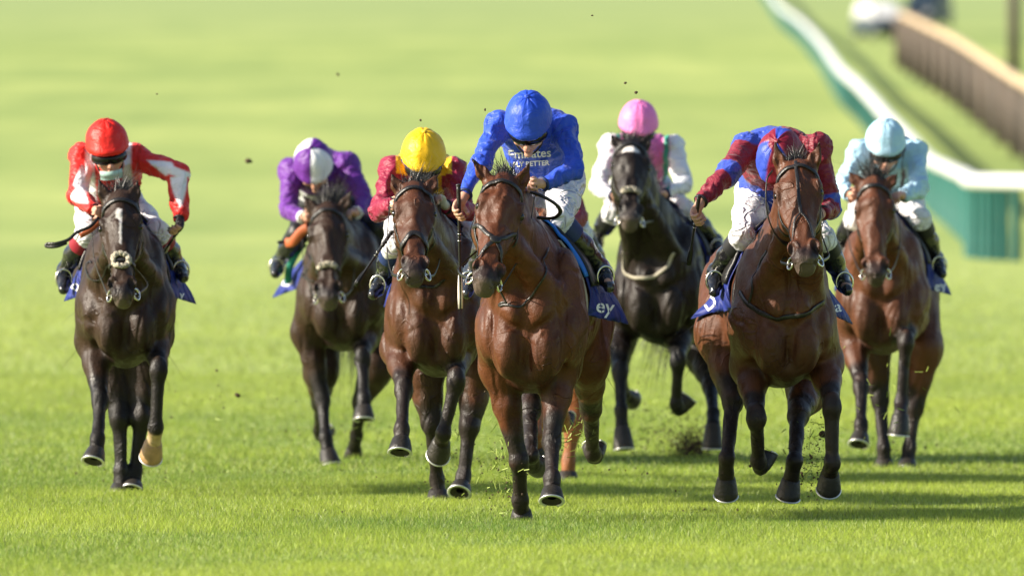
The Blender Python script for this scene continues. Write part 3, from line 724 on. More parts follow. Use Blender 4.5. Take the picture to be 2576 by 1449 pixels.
# ------------------------------------------------------------------ running rail, paling fence, cars, far post
def build_rail():
    P = []
    for px, py in ((1905, -60), (1940, -12), (1962, 19), (2015, 58), (2063, 106), (2116, 178), (2164, 221), (2222, 283)):      # the far straight follows the slope
        ys = np.arange(240, 1100, 1.); pp = HZ - (gz(ys) + .98 - CAMH) * F / ys; y = float(ys[np.abs(pp - py).argmin()]); P.append(((px - CX) * y / F, y))
    P = sorted(P, key=lambda q: -q[1]) + [(8.15, 232), (7.2, 192), (6.45, 168), (6.05, 158), (6.0, 154), (6.2, 151.5), (6.7, 149.8), (8, 148.4), (10, 147.5), (14, 146)]; print(P)
    pts = resample(np.array([(x, y, 0) for x, y in P], float), 260); pts[:, 2] = gz(pts[:, 1]) + 1.0
    T = Th('running_rail', (float(pts[200][0]), float(pts[200][1]), float(gz(pts[200][1]))), 'white plastic running rail on closely set teal posts bending along the right of the course', 'rail')
    T.part('top_rail', *tube(pts, np.interp(pts[:, 1], [140, 200, 300], [.12, .135, .16]), 10, up=Z_, flat=.85), M['rail'])
    seg = np.linalg.norm(np.diff(pts, axis=0), axis=1); cs = np.concatenate([[0], np.cumsum(seg)]); tot = cs[-1]; dst = []
    q = tot
    while q > 2:
        x = np.interp(q, cs, pts[:, 0]); y = np.interp(q, cs, pts[:, 1]); dst.append((x, y))
        q -= .62 if y < 153 else (1.3 if y < 175 else (2.2 if y < 300 else 4.5))
    me = None
    for i, (x, y) in enumerate(dst[:298]):
        z = float(gz(y))
        if me is None:
            V = []
            for zz, yy, ww in ((0, -.0, .065), (.25, 0, .06), (.55, .02, .055), (.85, .0, .06), (.94, 0, .07)):
                V += [(-ww, yy - .03, zz), (0, yy - .045, zz), (ww, yy - .03, zz), (ww, yy + .03, zz), (0, yy + .045, zz), (-ww, yy + .03, zz)]
            me = npmesh('post', np.array(V), grid_quads(5, 6, True)); me.materials.append(M['post'])
        o = bpy.data.objects.new('post', me); COL.objects.link(o); o.parent = T.o; o.location = (x - T.loc[0], y - T.loc[1], z - T.loc[2]); o.rotation_euler[2] = rng.uniform(-.15, .15)
def build_fence():
    P0, P1 = np.array([13.35, 408.]), np.array([12.2, 262.]); n = 24
    T = Th('paling_fence', (float(P0[0]), float(P0[1]), float(gz(408))), 'weathered brown wooden paling fence with a pale cream top rail beyond the running rail', 'fence')
    Ln = np.linalg.norm(P1 - P0); dr = (P1 - P0) / Ln; H = 1.62
    zf = lambda y: float(gz(y)) + .35 * (y - 262) / 146 * 2.2
    pt = [np.array([*(P0 + dr * Ln * i / 40), zf((P0 + dr * Ln * i / 40)[1]) + H]) for i in range(41)]
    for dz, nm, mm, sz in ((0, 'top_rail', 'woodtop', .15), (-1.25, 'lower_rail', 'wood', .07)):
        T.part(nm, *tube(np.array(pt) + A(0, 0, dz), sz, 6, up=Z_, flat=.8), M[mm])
    me = npmesh('paling', *bent_box((0, 0, H / 2), (.10, .22, H))); me.materials.append(M['wood']); meg = me.copy(); meg.materials.clear(); meg.materials.append(M['wood2'])
    np_ = 260
    mp_ = npmesh('fence_post', *bent_box((0, 0, H / 2), (.34, .34, H + .1))); mp_.materials.append(M['wood'])
    for i in range(14):
        p = P0 + dr * Ln * (i + .5) / 14; o = bpy.data.objects.new('fence_post', mp_); COL.objects.link(o); o.parent = T.o; o.location = (p[0] - T.loc[0] - .22, p[1] - T.loc[1], zf(p[1]) - T.loc[2] - .06)
    for i in range(np_):
        p = P0 + dr * Ln * (i + .5) / np_
        o = bpy.data.objects.new('paling', me if rng.random() < .6 else meg); COL.objects.link(o); o.parent = T.o
        o.location = (p[0] - T.loc[0] - .12, p[1] - T.loc[1], zf(p[1]) - T.loc[2] - .06); o.scale = (1, 1, float(rng.uniform(.93, 1.0))); o.rotation_euler[2] = float(rng.normal() * .08)
def build_car(name, x, Y, label, body, yaw, zoff=0, cabm=None):
    cabm = cabm or body
    z = float(gz(Y)) + zoff; T = Th(name, (x, Y, z), label, 'car'); c, s_ = math.cos(yaw), math.sin(yaw); R = np.array([[c, s_, 0], [-s_, c, 0], [0, 0, 1]])
    # lofted body: sections along the length
    def loft(secs, m_, nm):
        V = []
        for (yy, hw, z0, z1, r) in secs:
            for k in range(16):
                a = 2 * math.pi * k / 16 + math.pi / 16; ca, sa = math.cos(a), math.sin(a); e = .35
                V.append((hw * math.copysign(abs(ca) ** e, ca), yy, (z0 + z1) / 2 + (z1 - z0) / 2 * math.copysign(abs(sa) ** e, sa)))
        V = np.array(V) @ R + A(x, Y, z); n = len(secs); q = grid_quads(n, 16, True)
        caps = [[0, 1, 2, 3], [0, 3, 4, 15], [15, 4, 5, 14], [14, 5, 6, 13], [13, 6, 7, 12], [12, 7, 8, 11], [11, 8, 9, 10]]
        q = np.vstack([q, np.array(caps), np.array(caps)[:, ::-1] + 16 * (n - 1)]); return T.part(nm, V, q, m_)
    loft([(-2.1, .80, .35, .75, 0), (-1.9, .88, .28, .92, 0), (-1.0, .92, .25, 1.05, 0), (1.6, .92, .25, 1.1, 0), (2.05, .86, .3, 1.0, 0), (2.15, .8, .4, .9, 0)], body, 'body')
    cab = loft([(-1.1, .80, 1.0, 1.1, 0), (-.5, .80, 1.0, 1.72, 0), (.3, .80, 1.0, 1.9, 0), (1.5, .80, 1.0, 1.9, 0), (2.0, .80, 1.0, 1.5, 0)], cabm, 'cabin')
    V, Q = boxm((0, -.83, 1.34), (1.25, .05, .42), np.array([[1, 0, 0], [0, .72, .69], [0, -.69, .72]]).T); T.part('windscreen', V @ R + A(x, Y, z), Q, M['glass'], parent=cab, smooth=False)
    for sx in (-1, 1):
        T.part('side_window', boxm((.715 * sx, .4, 1.38), (.03, 1.9, .36))[0] @ R + A(x, Y, z), boxm((0, 0, 0), (1, 1, 1))[1], M['glass'], parent=cab, smooth=False)
        T.part('headlight', sphere((.66 * sx, -2.06, .72), (.16, .08, .09))[0] @ R + A(x, Y, z), sphere((0, 0, 0), 1)[1], M['alu'])
        for yy in (-1.35, 1.35):
            a = np.linspace(0, 2 * math.pi, 20)[:-1]; P = np.array([(.86 * sx, yy + .25 * math.cos(t), .33 + .25 * math.sin(t)) for t in a]); V, Q = tube(P, .09, 8, closed=True)
            wh = T.part('wheel', V @ R + A(x, Y, z), Q, M['tyre']); V, Q = sphere((.87 * sx, yy, .33), (.06, .2, .2)); T.part('rim', V @ R + A(x, Y, z), Q, M['alu'], parent=wh)
    T.part('bumper', bent_box((0, -2.12, .42), (1.66, .14, .26))[0] @ R + A(x, Y, z), bent_box((0, 0, 0), (1, 1, 1))[1], M['black'])
    T.part('grille', bent_box((0, -2.15, .66), (.8, .05, .14))[0] @ R + A(x, Y, z), bent_box((0, 0, 0), (1, 1, 1))[1], M['black'])
build_rail(); build_fence()
build_car('parked_car', 17.7, 572, 'white and grey car parked left of the far end of the paling fence', M['cargrey'], .25, 0, M['carwhite'])
build_car('parked_car', 21.2, 610, 'grey car partly hidden behind the far end of the paling fence', M['cargrey'], -.3, .3)
T = Th('wooden_post', (17.3, 411, float(gz(411))), 'tall brown wooden post at the top right beyond the paling fence', 'post')
T.part('shaft', *bent_box((17.3, 411, float(gz(411)) + 2.2), (.42, .3, 4.6)), M['wood']); T.part('cap', *bent_box((17.3, 411, float(gz(411)) + 4.55), (.52, .4, .12)), M['wood'])

# ------------------------------------------------------------------ the runners
BAY = ((.112, .034, .012), (.028, .011, .007), (.016, .013, .012)); BAY2 = ((.108, .037, .016), (.035, .015, .009), (.018, .014, .013))
DK = ((.038, .019, .011), (.012, .008, .006), (.009, .008, .0075)); BK = ((.019, .012, .009), (.007, .0055, .005), (.006, .006, .006)); CH = ((.30, .10, .035), (.16, .05, .02), (.30, .12, .05))
SP = {}
SP['C'] = dict(wl=0.95, Y0=60.0, h=.0085, cx=1330, rx=1410, zo=-.03, coat=BAY, label='bright bay horse in the lead at the centre, head turned to the left', zf=CU, poll=(455, 590), chin=(330, 1215), ears=((243, 478), (585, 505)), yaw=14, hd=-.35, hlen=.66,
    fore=[(CL, [(405, 450, .27), (520, 985, .30), (530, 1225, .40), (536, 1285, .44), (540, 1345, .48)]), (CL, [(765, 440, .25), (712, 880, '-'), (716, 1095, '-'), (716, 1160, 'h'), (714, 1240, 'i')])],
    hind=[(CL, [(560, 380, 1.1), (585, 700, '-'), (590, 960, '-'), (600, 1010, '+'), (628, 985, '+')]), (CL, [(930, 400, 1.15), (945, 690, '+'), (955, 950, '+'), (965, 965, '+'), (965, 890, '+')])])
SP['R'] = dict(wl=0.88, Y0=61.0, h=.009, cx=1979, rx=1895, zo=-.02, coat=BAY2, label='bay horse with face strap at the right, all four hooves off the grass', zf=RU, poll=(785, 335), chin=(845, 965), ears=((655, 218), (938, 215)), yaw=-6, hd=-.42, hlen=.66, wind=-.1,
    fore=[(RL, [(500, 370, .27), (540, 690, '-'), (552, 960, '+'), (568, 1000, '+'), (600, 905, '+')]), (RL, [(965, 350, .25), (1016, 620, '-'), (1015, 975, '+'), (1003, 1040, '+'), (993, 1118, '+')])],
    hind=[(RL, [(285, 170, 1.05), (392, 590, '-'), (355, 945, '-'), (352, 1070, '+'), (348, 1160, '+')]), (RL, [(860, 500, 1.0), (800, 680, '-'), (782, 960, '-'), (758, 1080, '+'), (738, 1175, '+')])])
SP['L'] = dict(wl=0.87, Y0=65.1, cx=315, rx=318, zo=.02, coat=DK, label='dark brown horse with white blaze and pale near foot, farthest left', zf=LU, poll=(532, 590), chin=(550, 1285), ears=((390, 478), (662, 478)), yaw=-4, hd=-.45, hlen=.64, blaze=[(0, .12, .018, .042), (0.004, .21, .009, .09)], sock={1: 1},
    fore=[(LL, [(320, 330, .25), (365, 730, '-'), (345, 990, '-'), (338, 1060, 'h'), (318, 1150, 'i')]), (LL, [(730, 300, .25), (758, 520, '-'), (738, 910, '+'), (722, 1010, '+'), (706, 1085, '+')])],
    hind=[(LL, [(450, 450, 1.1), (495, 850, .98), (503, 1200, .96), (505, 1285, .95), (505, 1330, .95)]), (LL, [(680, 500, 1.1), (640, 850, 1.0), (600, 1200, 1.0), (590, 1280, .98), (580, 1342, .95)])])
SP['P'] = dict(wl=0.88, Y0=71.9, cx=859, rx=884, zo=.02, coat=DK, label='dark brown horse with white sheepskin noseband behind the yellow capped rider, second from left', zf=PU, poll=(475, 600), chin=(480, 1285), ears=((298, 518), (655, 488)), yaw=-5, hd=-.45, hlen=.66, wind=.05, tail=(-.0, .15, -.8), flk=.17,
    fore=[(PL, [(310, 170, .25), (410, 620, '-'), (432, 880, '-'), (445, 960, 'h'), (465, 1060, 'h')]), (PL, [(690, 180, .25), (680, 340, '-'), (690, 610, '-'), (690, 665, 'h'), (690, 755, 'h')])],
    hind=[(PL, [(400, 420, 1.1), (395, 640, '+'), (395, 830, '+'), (400, 860, '+'), (430, 800, '+')]), (PL, [(770, 400, 1.1), (670, 640, 1.2), (640, 860, 1.4), (625, 950, 1.5), (612, 1020, 1.6)])])
SP['Y'] = dict(wl=0.88, Y0=63.2, h=.011, cx=1098, rx=1128, zo=-.0, coat=((.085, .030, .014), (.025, .017, .011), (.018, .014, .013)), label='bay horse with plain noseband between the purple rider and the leader', zf=PU, poll=(1110, 440), chin=(1110, 1092), ears=((940, 368), (1283, 365)), yaw=2, hd=-.42, hlen=.62,
    fore=[(PL, [(930, 280, .25), (960, 550, '-'), (945, 820, '-'), (942, 885, 'h'), (933, 985, 'i')]), (PL, [(1310, 280, .25), (1312, 490, '-'), (1225, 850, '+'), (1213, 900, '+'), (1190, 965, '+')])],
    hind=[(PL, [(1100, 430, 1.1), (1145, 780, 1.05), (1185, 1150, 1.2), (1188, 1225, 1.2), (1192, 1288, 1.2)]), (PL, [(1450, 430, 1.1), (1400, 800, 1.0), (1362, 1130, .98), (1350, 1190, .95), (1333, 1265, .90)])])
SP['K'] = dict(wl=0.96, Y0=72.0, cx=1652, rx=1700, zo=.06, coat=BK, label='almost black horse with white star galloping behind the leader, pink capped rider up', zf=KU, poll=(455, 350), chin=(450, 925), ears=((300, 288), (588, 300)), yaw=5, hd=-.45, hlen=.64, blaze=[(0, .08, .05, .028)], tail=(-.1, .1, -.8), muz=A(.05, .042, .038), flk=.1,
    fore=[(KL, [(330, 380, .25), (345, 640, '-'), (350, 900, '-'), (358, 1020, 'h'), (370, 1160, 'h')]), (KL, [(740, 380, .25), (735, 560, '-'), (725, 860, '+'), (740, 890, '+'), (800, 810, '+')])],
    hind=[(KL, [(330, 420, 1.1), (345, 620, '+'), (370, 780, '+'), (385, 800, '+'), (420, 790, '+')]), (KL, [(900, 520, 1.1), (955, 740, '-'), (972, 920, '-'), (970, 1000, '-'), (965, 1150, '-')])])
SP['B'] = dict(wl=0.92, Y0=70.5, cx=2218, rx=2240, zo=.02, coat=((.12, .042, .019), (.022, .012, .009), (.014, .012, .012)), label='bay horse under the light blue capped rider, farthest right', zf=BU, poll=(465, 575), chin=(475, 1340), ears=((253, 492), (645, 520)), yaw=-3, hd=-.45, hlen=.64, wind=-.15, flk=.17,
    fore=[(BL, [(250, 400, .25), (312, 740, '-'), (310, 990, '-'), (308, 1060, 'h'), (295, 1140, 'i')]), (BL, [(640, 280, .25), (612, 440, '-'), (580, 850, '-'), (575, 930, '-'), (563, 1060, '-')])],
    hind=[(BL, [(390, 500, 1.1), (440, 830, 1.1), (463, 1150, 1.0), (465, 1230, 1.0), (466, 1292, 1.0)]), (BL, [(740, 480, 1.1), (670, 880, 1.1), (635, 1150, 1.05), (625, 1235, 1.02), (618, 1300, 1.0)])])
SP['E'] = dict(Y0=67.6, h=.016, cx=1382, rx=1385, zo=-.02, coat=CH, chestnut=1, legw=.6, label='chestnut horse almost wholly hidden behind the leader, only its legs showing', zf=PP, poll=(1375, 560), chin=(1370, 800), ears=((1340, 530), (1405, 530)), yaw=0, hd=-.3,
    fore=[(PP, [(1345, 930, .25), (1350, 1030, '-'), (1348, 1090, '-'), (1350, 1120, '+'), (1352, 1150, '+')]), (PP, [(1420, 900, .25), (1420, 980, '-'), (1415, 1050, '+'), (1420, 1070, '+'), (1420, 1040, '+')])],
    hind=[(PP, [(1340, 950, 1.1), (1348, 1060, '+'), (1350, 1120, '+'), (1352, 1130, '+'), (1352, 1100, '+')]), (PP, [(1448, 960, 1.1), (1441, 1075, 1.0), (1430, 1160, 1.0), (1429, 1185, 1.0), (1428, 1206, 1.0)])])
import time
ONLY = None
HH = {}
for k, S in SP.items():
    if ONLY and k not in ONLY: continue
    t0 = time.time(); HH[k] = build_horse(S); print('horse', k, round(time.time() - t0, 1))

# ------------------------------------------------------------------ riders
SKINC = A(.60, .33, .23)
def hand_sdf(g, wr, hc, grip, curl_to, s=1.0, open_=0.0):
    """palm, four bent fingers of different length round a grip axis, thumb from the side"""
    f = nrm(hc - wr); gr = nrm(grip - f * (grip @ f)); pn = np.cross(f, gr); pn = pn if pn @ curl_to > 0 else -pn
    wr2 = hc - f * .035 * s; pe = hc + f * .030 * s
    g.cone(wr, wr2, .026, .026, .015); g.ell(hc - pn * .004, (.042 * s, .040 * s, .017 * s), np.array([f, gr, pn]), .012)
    for i, ln in enumerate((.88, 1.0, .95, .76)):
        b = pe + gr * (i - 1.5) * .0195 * s; dirn = f.copy(); p = b
        for j, (L, r) in enumerate(((.034, .0098), (.024, .0092), (.020, .0082))):
            an = math.radians(38 + 52 * j) * (1 - open_ * .7); dv = f * math.cos(an) + pn * math.sin(an) + gr * (i - 1.5) * .03
            q = p + dv * L * ln * s; g.cone(p, q, r * s, r * .93 * s, .004); p = q
    tb = hc - f * .02 * s - gr * .035 * s + pn * .008; t1 = tb + (f * .5 - gr * .35 + pn * .6) * .036 * s; t2 = t1 + (f * .6 + pn * .55 + gr * .45) * .03 * s
    g.cone(tb, t1, .013 * s, .0115 * s, .008); g.cone(t1, t2, .0112 * s, .0095 * s, .004)
    return hc + pn * .024 * s, gr
RIDERS = {}
ACR = [None]
def build_rider(S):
    Hh = HH[S['horse']]; Y0 = Hh['S']['Y0']; zf = S['zf']; hx = S.get('h', .009)
    def pt(k, base=None, L=None):
        v = S[k]; px, py = zf(v[0], v[1]); dz = v[2]
        if isinstance(dz, str):
            q = W(px, py, base[1]); e = math.sqrt(max(L * L - ((q - base) ** 2).sum(), 0)); return W(px, py, base[1] + (e if dz == '+' else -e))
        return W(px, py, Y0 + dz)
    sh = [pt('shL'), pt('shR')]; el = [pt('elL', sh[0], .30), pt('elR', sh[1], .30)]; wr = [pt('wrL', el[0], .25), pt('wrR', el[1], .25)]; hc = [pt('hdL', wr[0], .085), pt('hdR', wr[1], .085)]
    pel = pt('pel'); kn = [pt('knL'), pt('knR')]; an = [pt('anL'), pt('anR')]; toe = [pt('toL'), pt('toR')]; hm = pt('helm')
    def clear(p, side, gap):
        for _ in range(60):
            h, n = Hh['surf'].near(p); dd = (p - h) @ n
            if dd > gap: break
            p = p + Hh['s'] * side * .008
        return p
    for i, sd_ in ((0, -1), (1, 1)):
        kn[i] = clear(kn[i], sd_, .038); an[i] = clear(an[i] - A(0, .22, 0), sd_, .066); toe[i] = clear(toe[i] - A(0, .25, 0), sd_, .070); toe[i] = an[i] + nrm(toe[i] - an[i]) * .17
    sv = nrm(sh[1] - sh[0]); nk = (sh[0] + sh[1]) / 2; sp = nrm(nk - pel); fr = np.cross(sp, sv); fr = fr if fr[2] < 0.3 or fr[1] < 0 else -fr
    if fr[1] > 0 and fr[2] > 0: fr = -fr
    T = Th('person', (pel[0], pel[1], pel[2] - .12), S['label'], 'person', 'jockeys riding the racehorses')
    # head orientation
    roll, pitch, yaw = [math.radians(x) for x in S['head']]
    up = A(math.sin(roll) * math.cos(pitch), -math.sin(pitch), math.cos(roll) * math.cos(pitch)); up = nrm(up)
    fw = A(math.sin(yaw), -math.cos(yaw), 0); fw = nrm(fw - up * (fw @ up)); sd = np.cross(up, fw); sd = -sd if sd[0] < 0 else sd
    RHd = np.array([sd, fw, up]); hs = S.get('hs', 1.0)
    hd = lambda a, b_, c: hm + sd * a * hs + fw * b_ * hs + up * c * hs
    def limbs(g, infl, sleeves=True, legs=True, torso=True):
        if torso:
            g.ell(pel, (.155 + infl, .13 + infl, .12 + infl), np.array([sv, fr, sp]), .06)
            mid = pel * .5 + nk * .5 - fr * .035
            g.cone(pel, mid, .125 + infl, .125 + infl, .06, sv, 1.12); g.cone(mid, nk - sp * .07, .125 + infl, .12 + infl, .06, sv, 1.25)
            g.ell(nk - sp * .12 - fr * .02, (np.linalg.norm(sh[1] - sh[0]) * .5 + .0 + infl, .115 + infl, .13 + infl), np.array([sv, fr, sp]), .06)
        if sleeves:
            for i in (0, 1):
                g.ell(sh[i], (.062 + infl,) * 3, None, .05); g.cone(sh[i], el[i], .052 + infl * 1.1, .042 + infl * 1.1, .04); g.cone(el[i], wr[i], .041 + infl * 1.1, .028 + infl * .7, .025)
    lo = np.min([*sh, *el, *wr, *hc, pel, *kn, *an, *toe, hm], 0) - .2; hi = np.max([*sh, *el, *wr, *hc, pel, *kn, *an, *toe, hm], 0) + .2
    # the body itself
    g = Grid(lo, hi, S.get('hb', hx)); limbs(g, -.012)
    g.cone(nk - sp * .03, hd(0, -.02, -.10), .058, .055, .04)
    g.ell(hd(0, .005, .0), (.078 * hs, .098 * hs, .115 * hs), RHd, .03); g.ell(hd(0, .045, -.075), (.056 * hs, .055 * hs, .075 * hs), RHd, .03)     # skull, jaw
    g.cone(hd(0, .092, -.035), hd(0, .122, -.078), .011 * hs, .016 * hs, .012); g.ell(hd(0, .092, -.142), (.022, .018, .016), RHd, .02)             # nose, chin
    for t in (-1, 1):
        g.ell(hd(.035 * t, .098, -.035), (.017, .012, .012), RHd, .012, True); g.ell(hd(.035 * t, .090, -.036), (.014, .012, .012), RHd, .004)
        g.ell(hd(.048 * t, .075, -.07), (.025, .025, .022), RHd, .02); g.ell(hd(.080 * t, -.005, -.05), (.010, .020, .032), RHd, .008); g.ell(hd(.012 * t, .112, -.083), (.011, .012, .009), RHd, .006)
    g.ell(hd(0, .100, -.108), (.026, .012, .007), RHd, .006); g.ell(hd(0, .098, -.119), (.022, .012, .007), RHd, .006); g.ell(hd(0, .114, -.113), (.024, .008, .0022), RHd, .003, True)
    grips = []
    for i in (0, 1):
        gp = S.get('grip', ((0, 0, 1), (1, .3, 0)))[i]; grips.append(hand_sdf(g, wr[i], hc[i], A(*gp), A(*S.get('curl', ((0, -1, 0), (0, -.4, -1)))[i]), 1.0, S.get('open', (0, 0))[i]))
    for i in (0, 1): g.cone(pel + sv * (.09 if i else -.09), kn[i], .075, .05, .05); g.cone(kn[i], an[i], .05, .034, .03); g.cone(an[i], toe[i], .034, .026, .02)
    V, Q = g.mesh(); C = np.tile(SKINC * S.get('skin', 1), (len(V), 1))
    lips = np.exp(-((((V - hd(0, .1, -.113)) @ sd) / .024) ** 2 + (((V - hd(0, .1, -.113)) @ up) / .011) ** 2)) * (((V - hm) @ fw) > .07); C = C * (1 - .6 * lips[:, None]) + A(.45, .12, .10) * .6 * lips[:, None]
    red = np.exp(-(np.linalg.norm(V - hd(0, .11, -.07), axis=1) / .045) ** 2)[:, None]; C = C * (1 - .3 * red) + A(.6, .22, .15) * .3 * red
    for i in (0, 1):
        gl = S.get('gloves', (None, None))[i]
        if gl is not None:
            w_ = (np.linalg.norm(V - hc[i], axis=1) < .075)[:, None] & (((V - hc[i]) @ nrm(hc[i] - wr[i])) < .045)[:, None]; C = np.where(w_, A(*gl), C)
    body = T.part('body', V, Q, M['skin'], col=C)
    # silks
    g = Grid(lo, hi, hx); limbs(g, .009)
    g.cone(nk - sp * .04, hd(0, -.03, -.11), .085, .066, .05)
    for i in (0, 1):      # open cuffs and low hem
        a = nrm(hc[i] - wr[i]); g.ell(wr[i] + a * .052, (.06, .06, .045), np.array([np.cross(a, nrm(np.cross(a, Z_))), nrm(np.cross(a, Z_)), a]), .006, True)
    g.ell(pel - sp * .15, (.3, .3, .135), np.array([sv, fr, sp]), .03, True)
    V, Q = g.mesh(); N = vnormals(V, Q)
    dts = [segdist(V, sh[i], el[i]) for i in (0, 1)] + [segdist(V, el[i], wr[i]) for i in (0, 1)]; dto = segdist(V, pel, nk)[0] - .10
    D = np.stack([dts[0][0] - .06, dts[1][0] - .06, dts[2][0] - .05, dts[3][0] - .05, dto], 1); reg = D.argmin(1)
    u = (V - nk) @ sv; ax = (V - nk) @ sp; fz = (V - nk) @ fr
    tarm = np.where(reg == 0, dts[0][1], np.where(reg == 1, dts[1][1], np.where(reg == 2, 1 + dts[2][1], 1 + dts[3][1])))
    # cloth folds: diagonal creases on the torso, rings at elbows, billow behind the shoulders
    q = V * A(15, 12, 15); fold = np.abs(vnoise(q + vnoise(V * 5)[:, None] * 1.6)) ; f2 = np.abs(vnoise(V * A(34, 26, 34) + 3 + vnoise(V * 9)[:, None] * 1.2))
    bil = vnoise(V * 5 + 3 + Y0)
    V = V + N * ((.020 * (.38 - np.minimum(fold, .75)) + .006 * (.35 - f2) + bil * .012))[:, None]
    acr = np.zeros(len(V))
    for i, (a_, b_) in enumerate(((sh[0], el[0]), (sh[1], el[1]), (el[0], wr[0]), (el[1], wr[1]))):
        dd_ = nrm(b_ - a_); pr_ = nrm(np.cross(dd_, A(0, -1, 0))); m_ = reg == i; acr[m_] = (V[m_] - a_) @ pr_
    ACR[0] = acr
    C = S['pat'](u, ax, fz, reg, tarm, V)
    jk = T.part('silk_jacket', V, Q, M['silk'], col=C); jsurf = Surf(V, Q)
    for i in (0, 1):
        a = nrm(wr[i] - el[i]); b1 = nrm(np.cross(a, Z_)); b2 = np.cross(a, b1); ang = np.linspace(0, 2 * math.pi, 17)[:-1]
        T.part('cuff', *tube(np.array([wr[i] + a * .004 + (b1 * math.cos(x) + b2 * math.sin(x)) * .032 for x in ang]), .009, 6, closed=True), M[S.get('cuff', 'navy')], parent=jk)
    # breeches
    g = Grid(lo, hi, hx)
    g.ell(pel - sp * .02, (.168, .138, .14), np.array([sv, fr, sp]), .06)
    for i in (0, 1):
        hp_ = pel + sv * (.085 if i else -.085) - sp * .03
        md = hp_ * .5 + kn[i] * .5; g.cone(hp_, md, .102, .080, .06); g.cone(md, kn[i], .080, .060, .05); g.ell(kn[i], (.062, .062, .062), None, .03); g.cone(kn[i], kn[i] * .75 + an[i] * .25, .06, .052, .03)
    V, Q = g.mesh(); N = vnormals(V, Q); V = V + N * (.010 * (.4 - np.abs(vnoise(V * 13 + 20 + vnoise(V * 6)[:, None] * 1.4))))[:, None]
    T.part('breeches', V, Q, M[S.get('br', 'breech')])
    for i in (0, 1):
        a = kn[i] * .82 + an[i] * .18; b_ = kn[i] * .45 + an[i] * .55; g = Grid(np.minimum(np.minimum(a, an[i]), toe[i]) - .13, np.maximum(np.maximum(a, an[i]), toe[i]) + .13, .008)
        g.cone(a, b_, .058, .056, .03); g.cone(b_, an[i], .055, .038, .03); ft = nrm(toe[i] - an[i]); heel = an[i] - ft * .025 - Z_ * .035
        g.cone(an[i], an[i] * .5 + toe[i] * .5 - Z_ * .01, .040, .036, .03); g.cone(an[i] * .5 + toe[i] * .5 - Z_ * .01, toe[i], .036, .029, .02); g.ell(heel, (.03, .035, .03), None, .02)
        V, Q = g.mesh(); N = vnormals(V, Q); V = V + N * (.006 * (.4 - np.abs(vnoise(V * A(20, 20, 34) + 11))))[:, None]; bt = T.part('boot', V, Q, M['boot'])
        ad = nrm(a - b_); b1 = nrm(np.cross(ad, X_)); b2 = np.cross(ad, b1); ang = np.linspace(0, 2 * math.pi, 19)[:-1]
        ring = lambda c, r: np.array([c + (b1 * math.cos(x) + b2 * math.sin(x)) * r for x in ang])
        V = np.vstack([ring(a + ad * .05, .066), ring(a + ad * .01, .068), ring(a - ad * .05, .066)]); T.part('knee_band', V, grid_quads(3, 18, True), M[S.get('band', 'black')], parent=bt)
        # stirrup
        m = an[i] * .45 + toe[i] * .55 - Z_ * .0; b3 = nrm(np.cross(ft, Z_)); ang = np.linspace(0, 2 * math.pi, 23)[:-1]
        V, Q = tube(np.array([m + b3 * .044 * math.cos(x) + Z_ * (.052 * math.sin(x) + .010) for x in ang]), .0065, 6, closed=True); Hh['T'].part('stirrup', V, Q, M['metal'])
    # helmet with silk cap
    nu, nv = 18, 48; V = []; phs = []
    for i in range(nu + 1):
        th = math.radians(2 + 100 * i / nu)
        for j in range(nv):
            ph = 2 * math.pi * j / nv; r = A(.118, .145, .135)
            seam = abs(math.cos(ph * 4)) ** 6; puck = math.exp(-(th / .6) ** 2)
            k = 1 - .030 * abs(math.cos(ph * 4)) ** 14 * (.5 + puck) + .012 * abs(math.sin(ph * 4)) * math.sin(min(th, 1.5)) + .008 * math.sin(ph * 23 + 3 * th) * sstep(1.1, 1.6, th) + .006 * math.sin(ph * 16) * puck
            front = max(0, math.cos(ph - math.pi / 2)) ** 2 * sstep(1.25, 1.72, th) * .17
            rim = .035 * math.exp(-((th - 1.62) / .08) ** 2) - .05 * sstep(1.66, 1.75, th)
            k += rim + front
            V.append([math.sin(th) * math.cos(ph) * r[0] * k, math.sin(th) * math.sin(ph) * r[1] * k, math.cos(th) * r[2] * (k - front)])
            phs.append((ph, th))
    V = np.array(V); nz = vnoise(V * 14 + Y0) * .0028 + (.3 - np.abs(vnoise(V * A(30, 30, 18) + Y0))) * .0030; V = V * (1 + nz / .13)[:, None]
    V = V * hs @ RHd + hd(0, -.005, .02); phs = np.array(phs); C = S['cap'](phs[:, 0], phs[:, 1])
    hl = T.part('helmet', V, grid_quads(nu + 1, nv, True)[:, ::-1], M['cap'], col=C)
    T.part('cap_button', *sphere(hd(0, -.005, .155), (.014 * hs, .014 * hs, .008 * hs), RHd), M['silk'], parent=hl, col=np.tile(C[0], (11 * 14, 1)))
    if 'capband' in S:
        ang = np.linspace(0, 2 * math.pi, 41)[:-1]
        V = np.vstack([[hd(math.cos(x) * .121 * (1 - (z < -.02) * .0), math.sin(x) * .149, z - .004 * 0) for x in ang] for z in (.018, -.004)]); T.part('goggle_strap', V, grid_quads(2, 40, True), M[S['capband']], parent=hl)
    if S.get('goggles', True):
        V = []
        for i in range(7):
            z = -.018 - .047 * i / 6
            for j in range(17):
                x = math.radians(-72 + 144 * j / 16); e = .5 - abs(i / 6 - .5); r = .012 * math.sqrt(max(e, 0) * 2) ; zz = z - (.012 * math.exp(-(math.sin(x) / .25) ** 2) * (i < 3) * -1 if i > 3 else 0)
                V.append(hd(math.sin(x) * (.088 + r * .8), .012 + math.cos(x) * (.098 + r), zz))
        o = T.part('goggles', np.array(V), grid_quads(7, 17), M['goggle']); so = o.modifiers.new('thick', 'SOLIDIFY'); so.thickness = .008
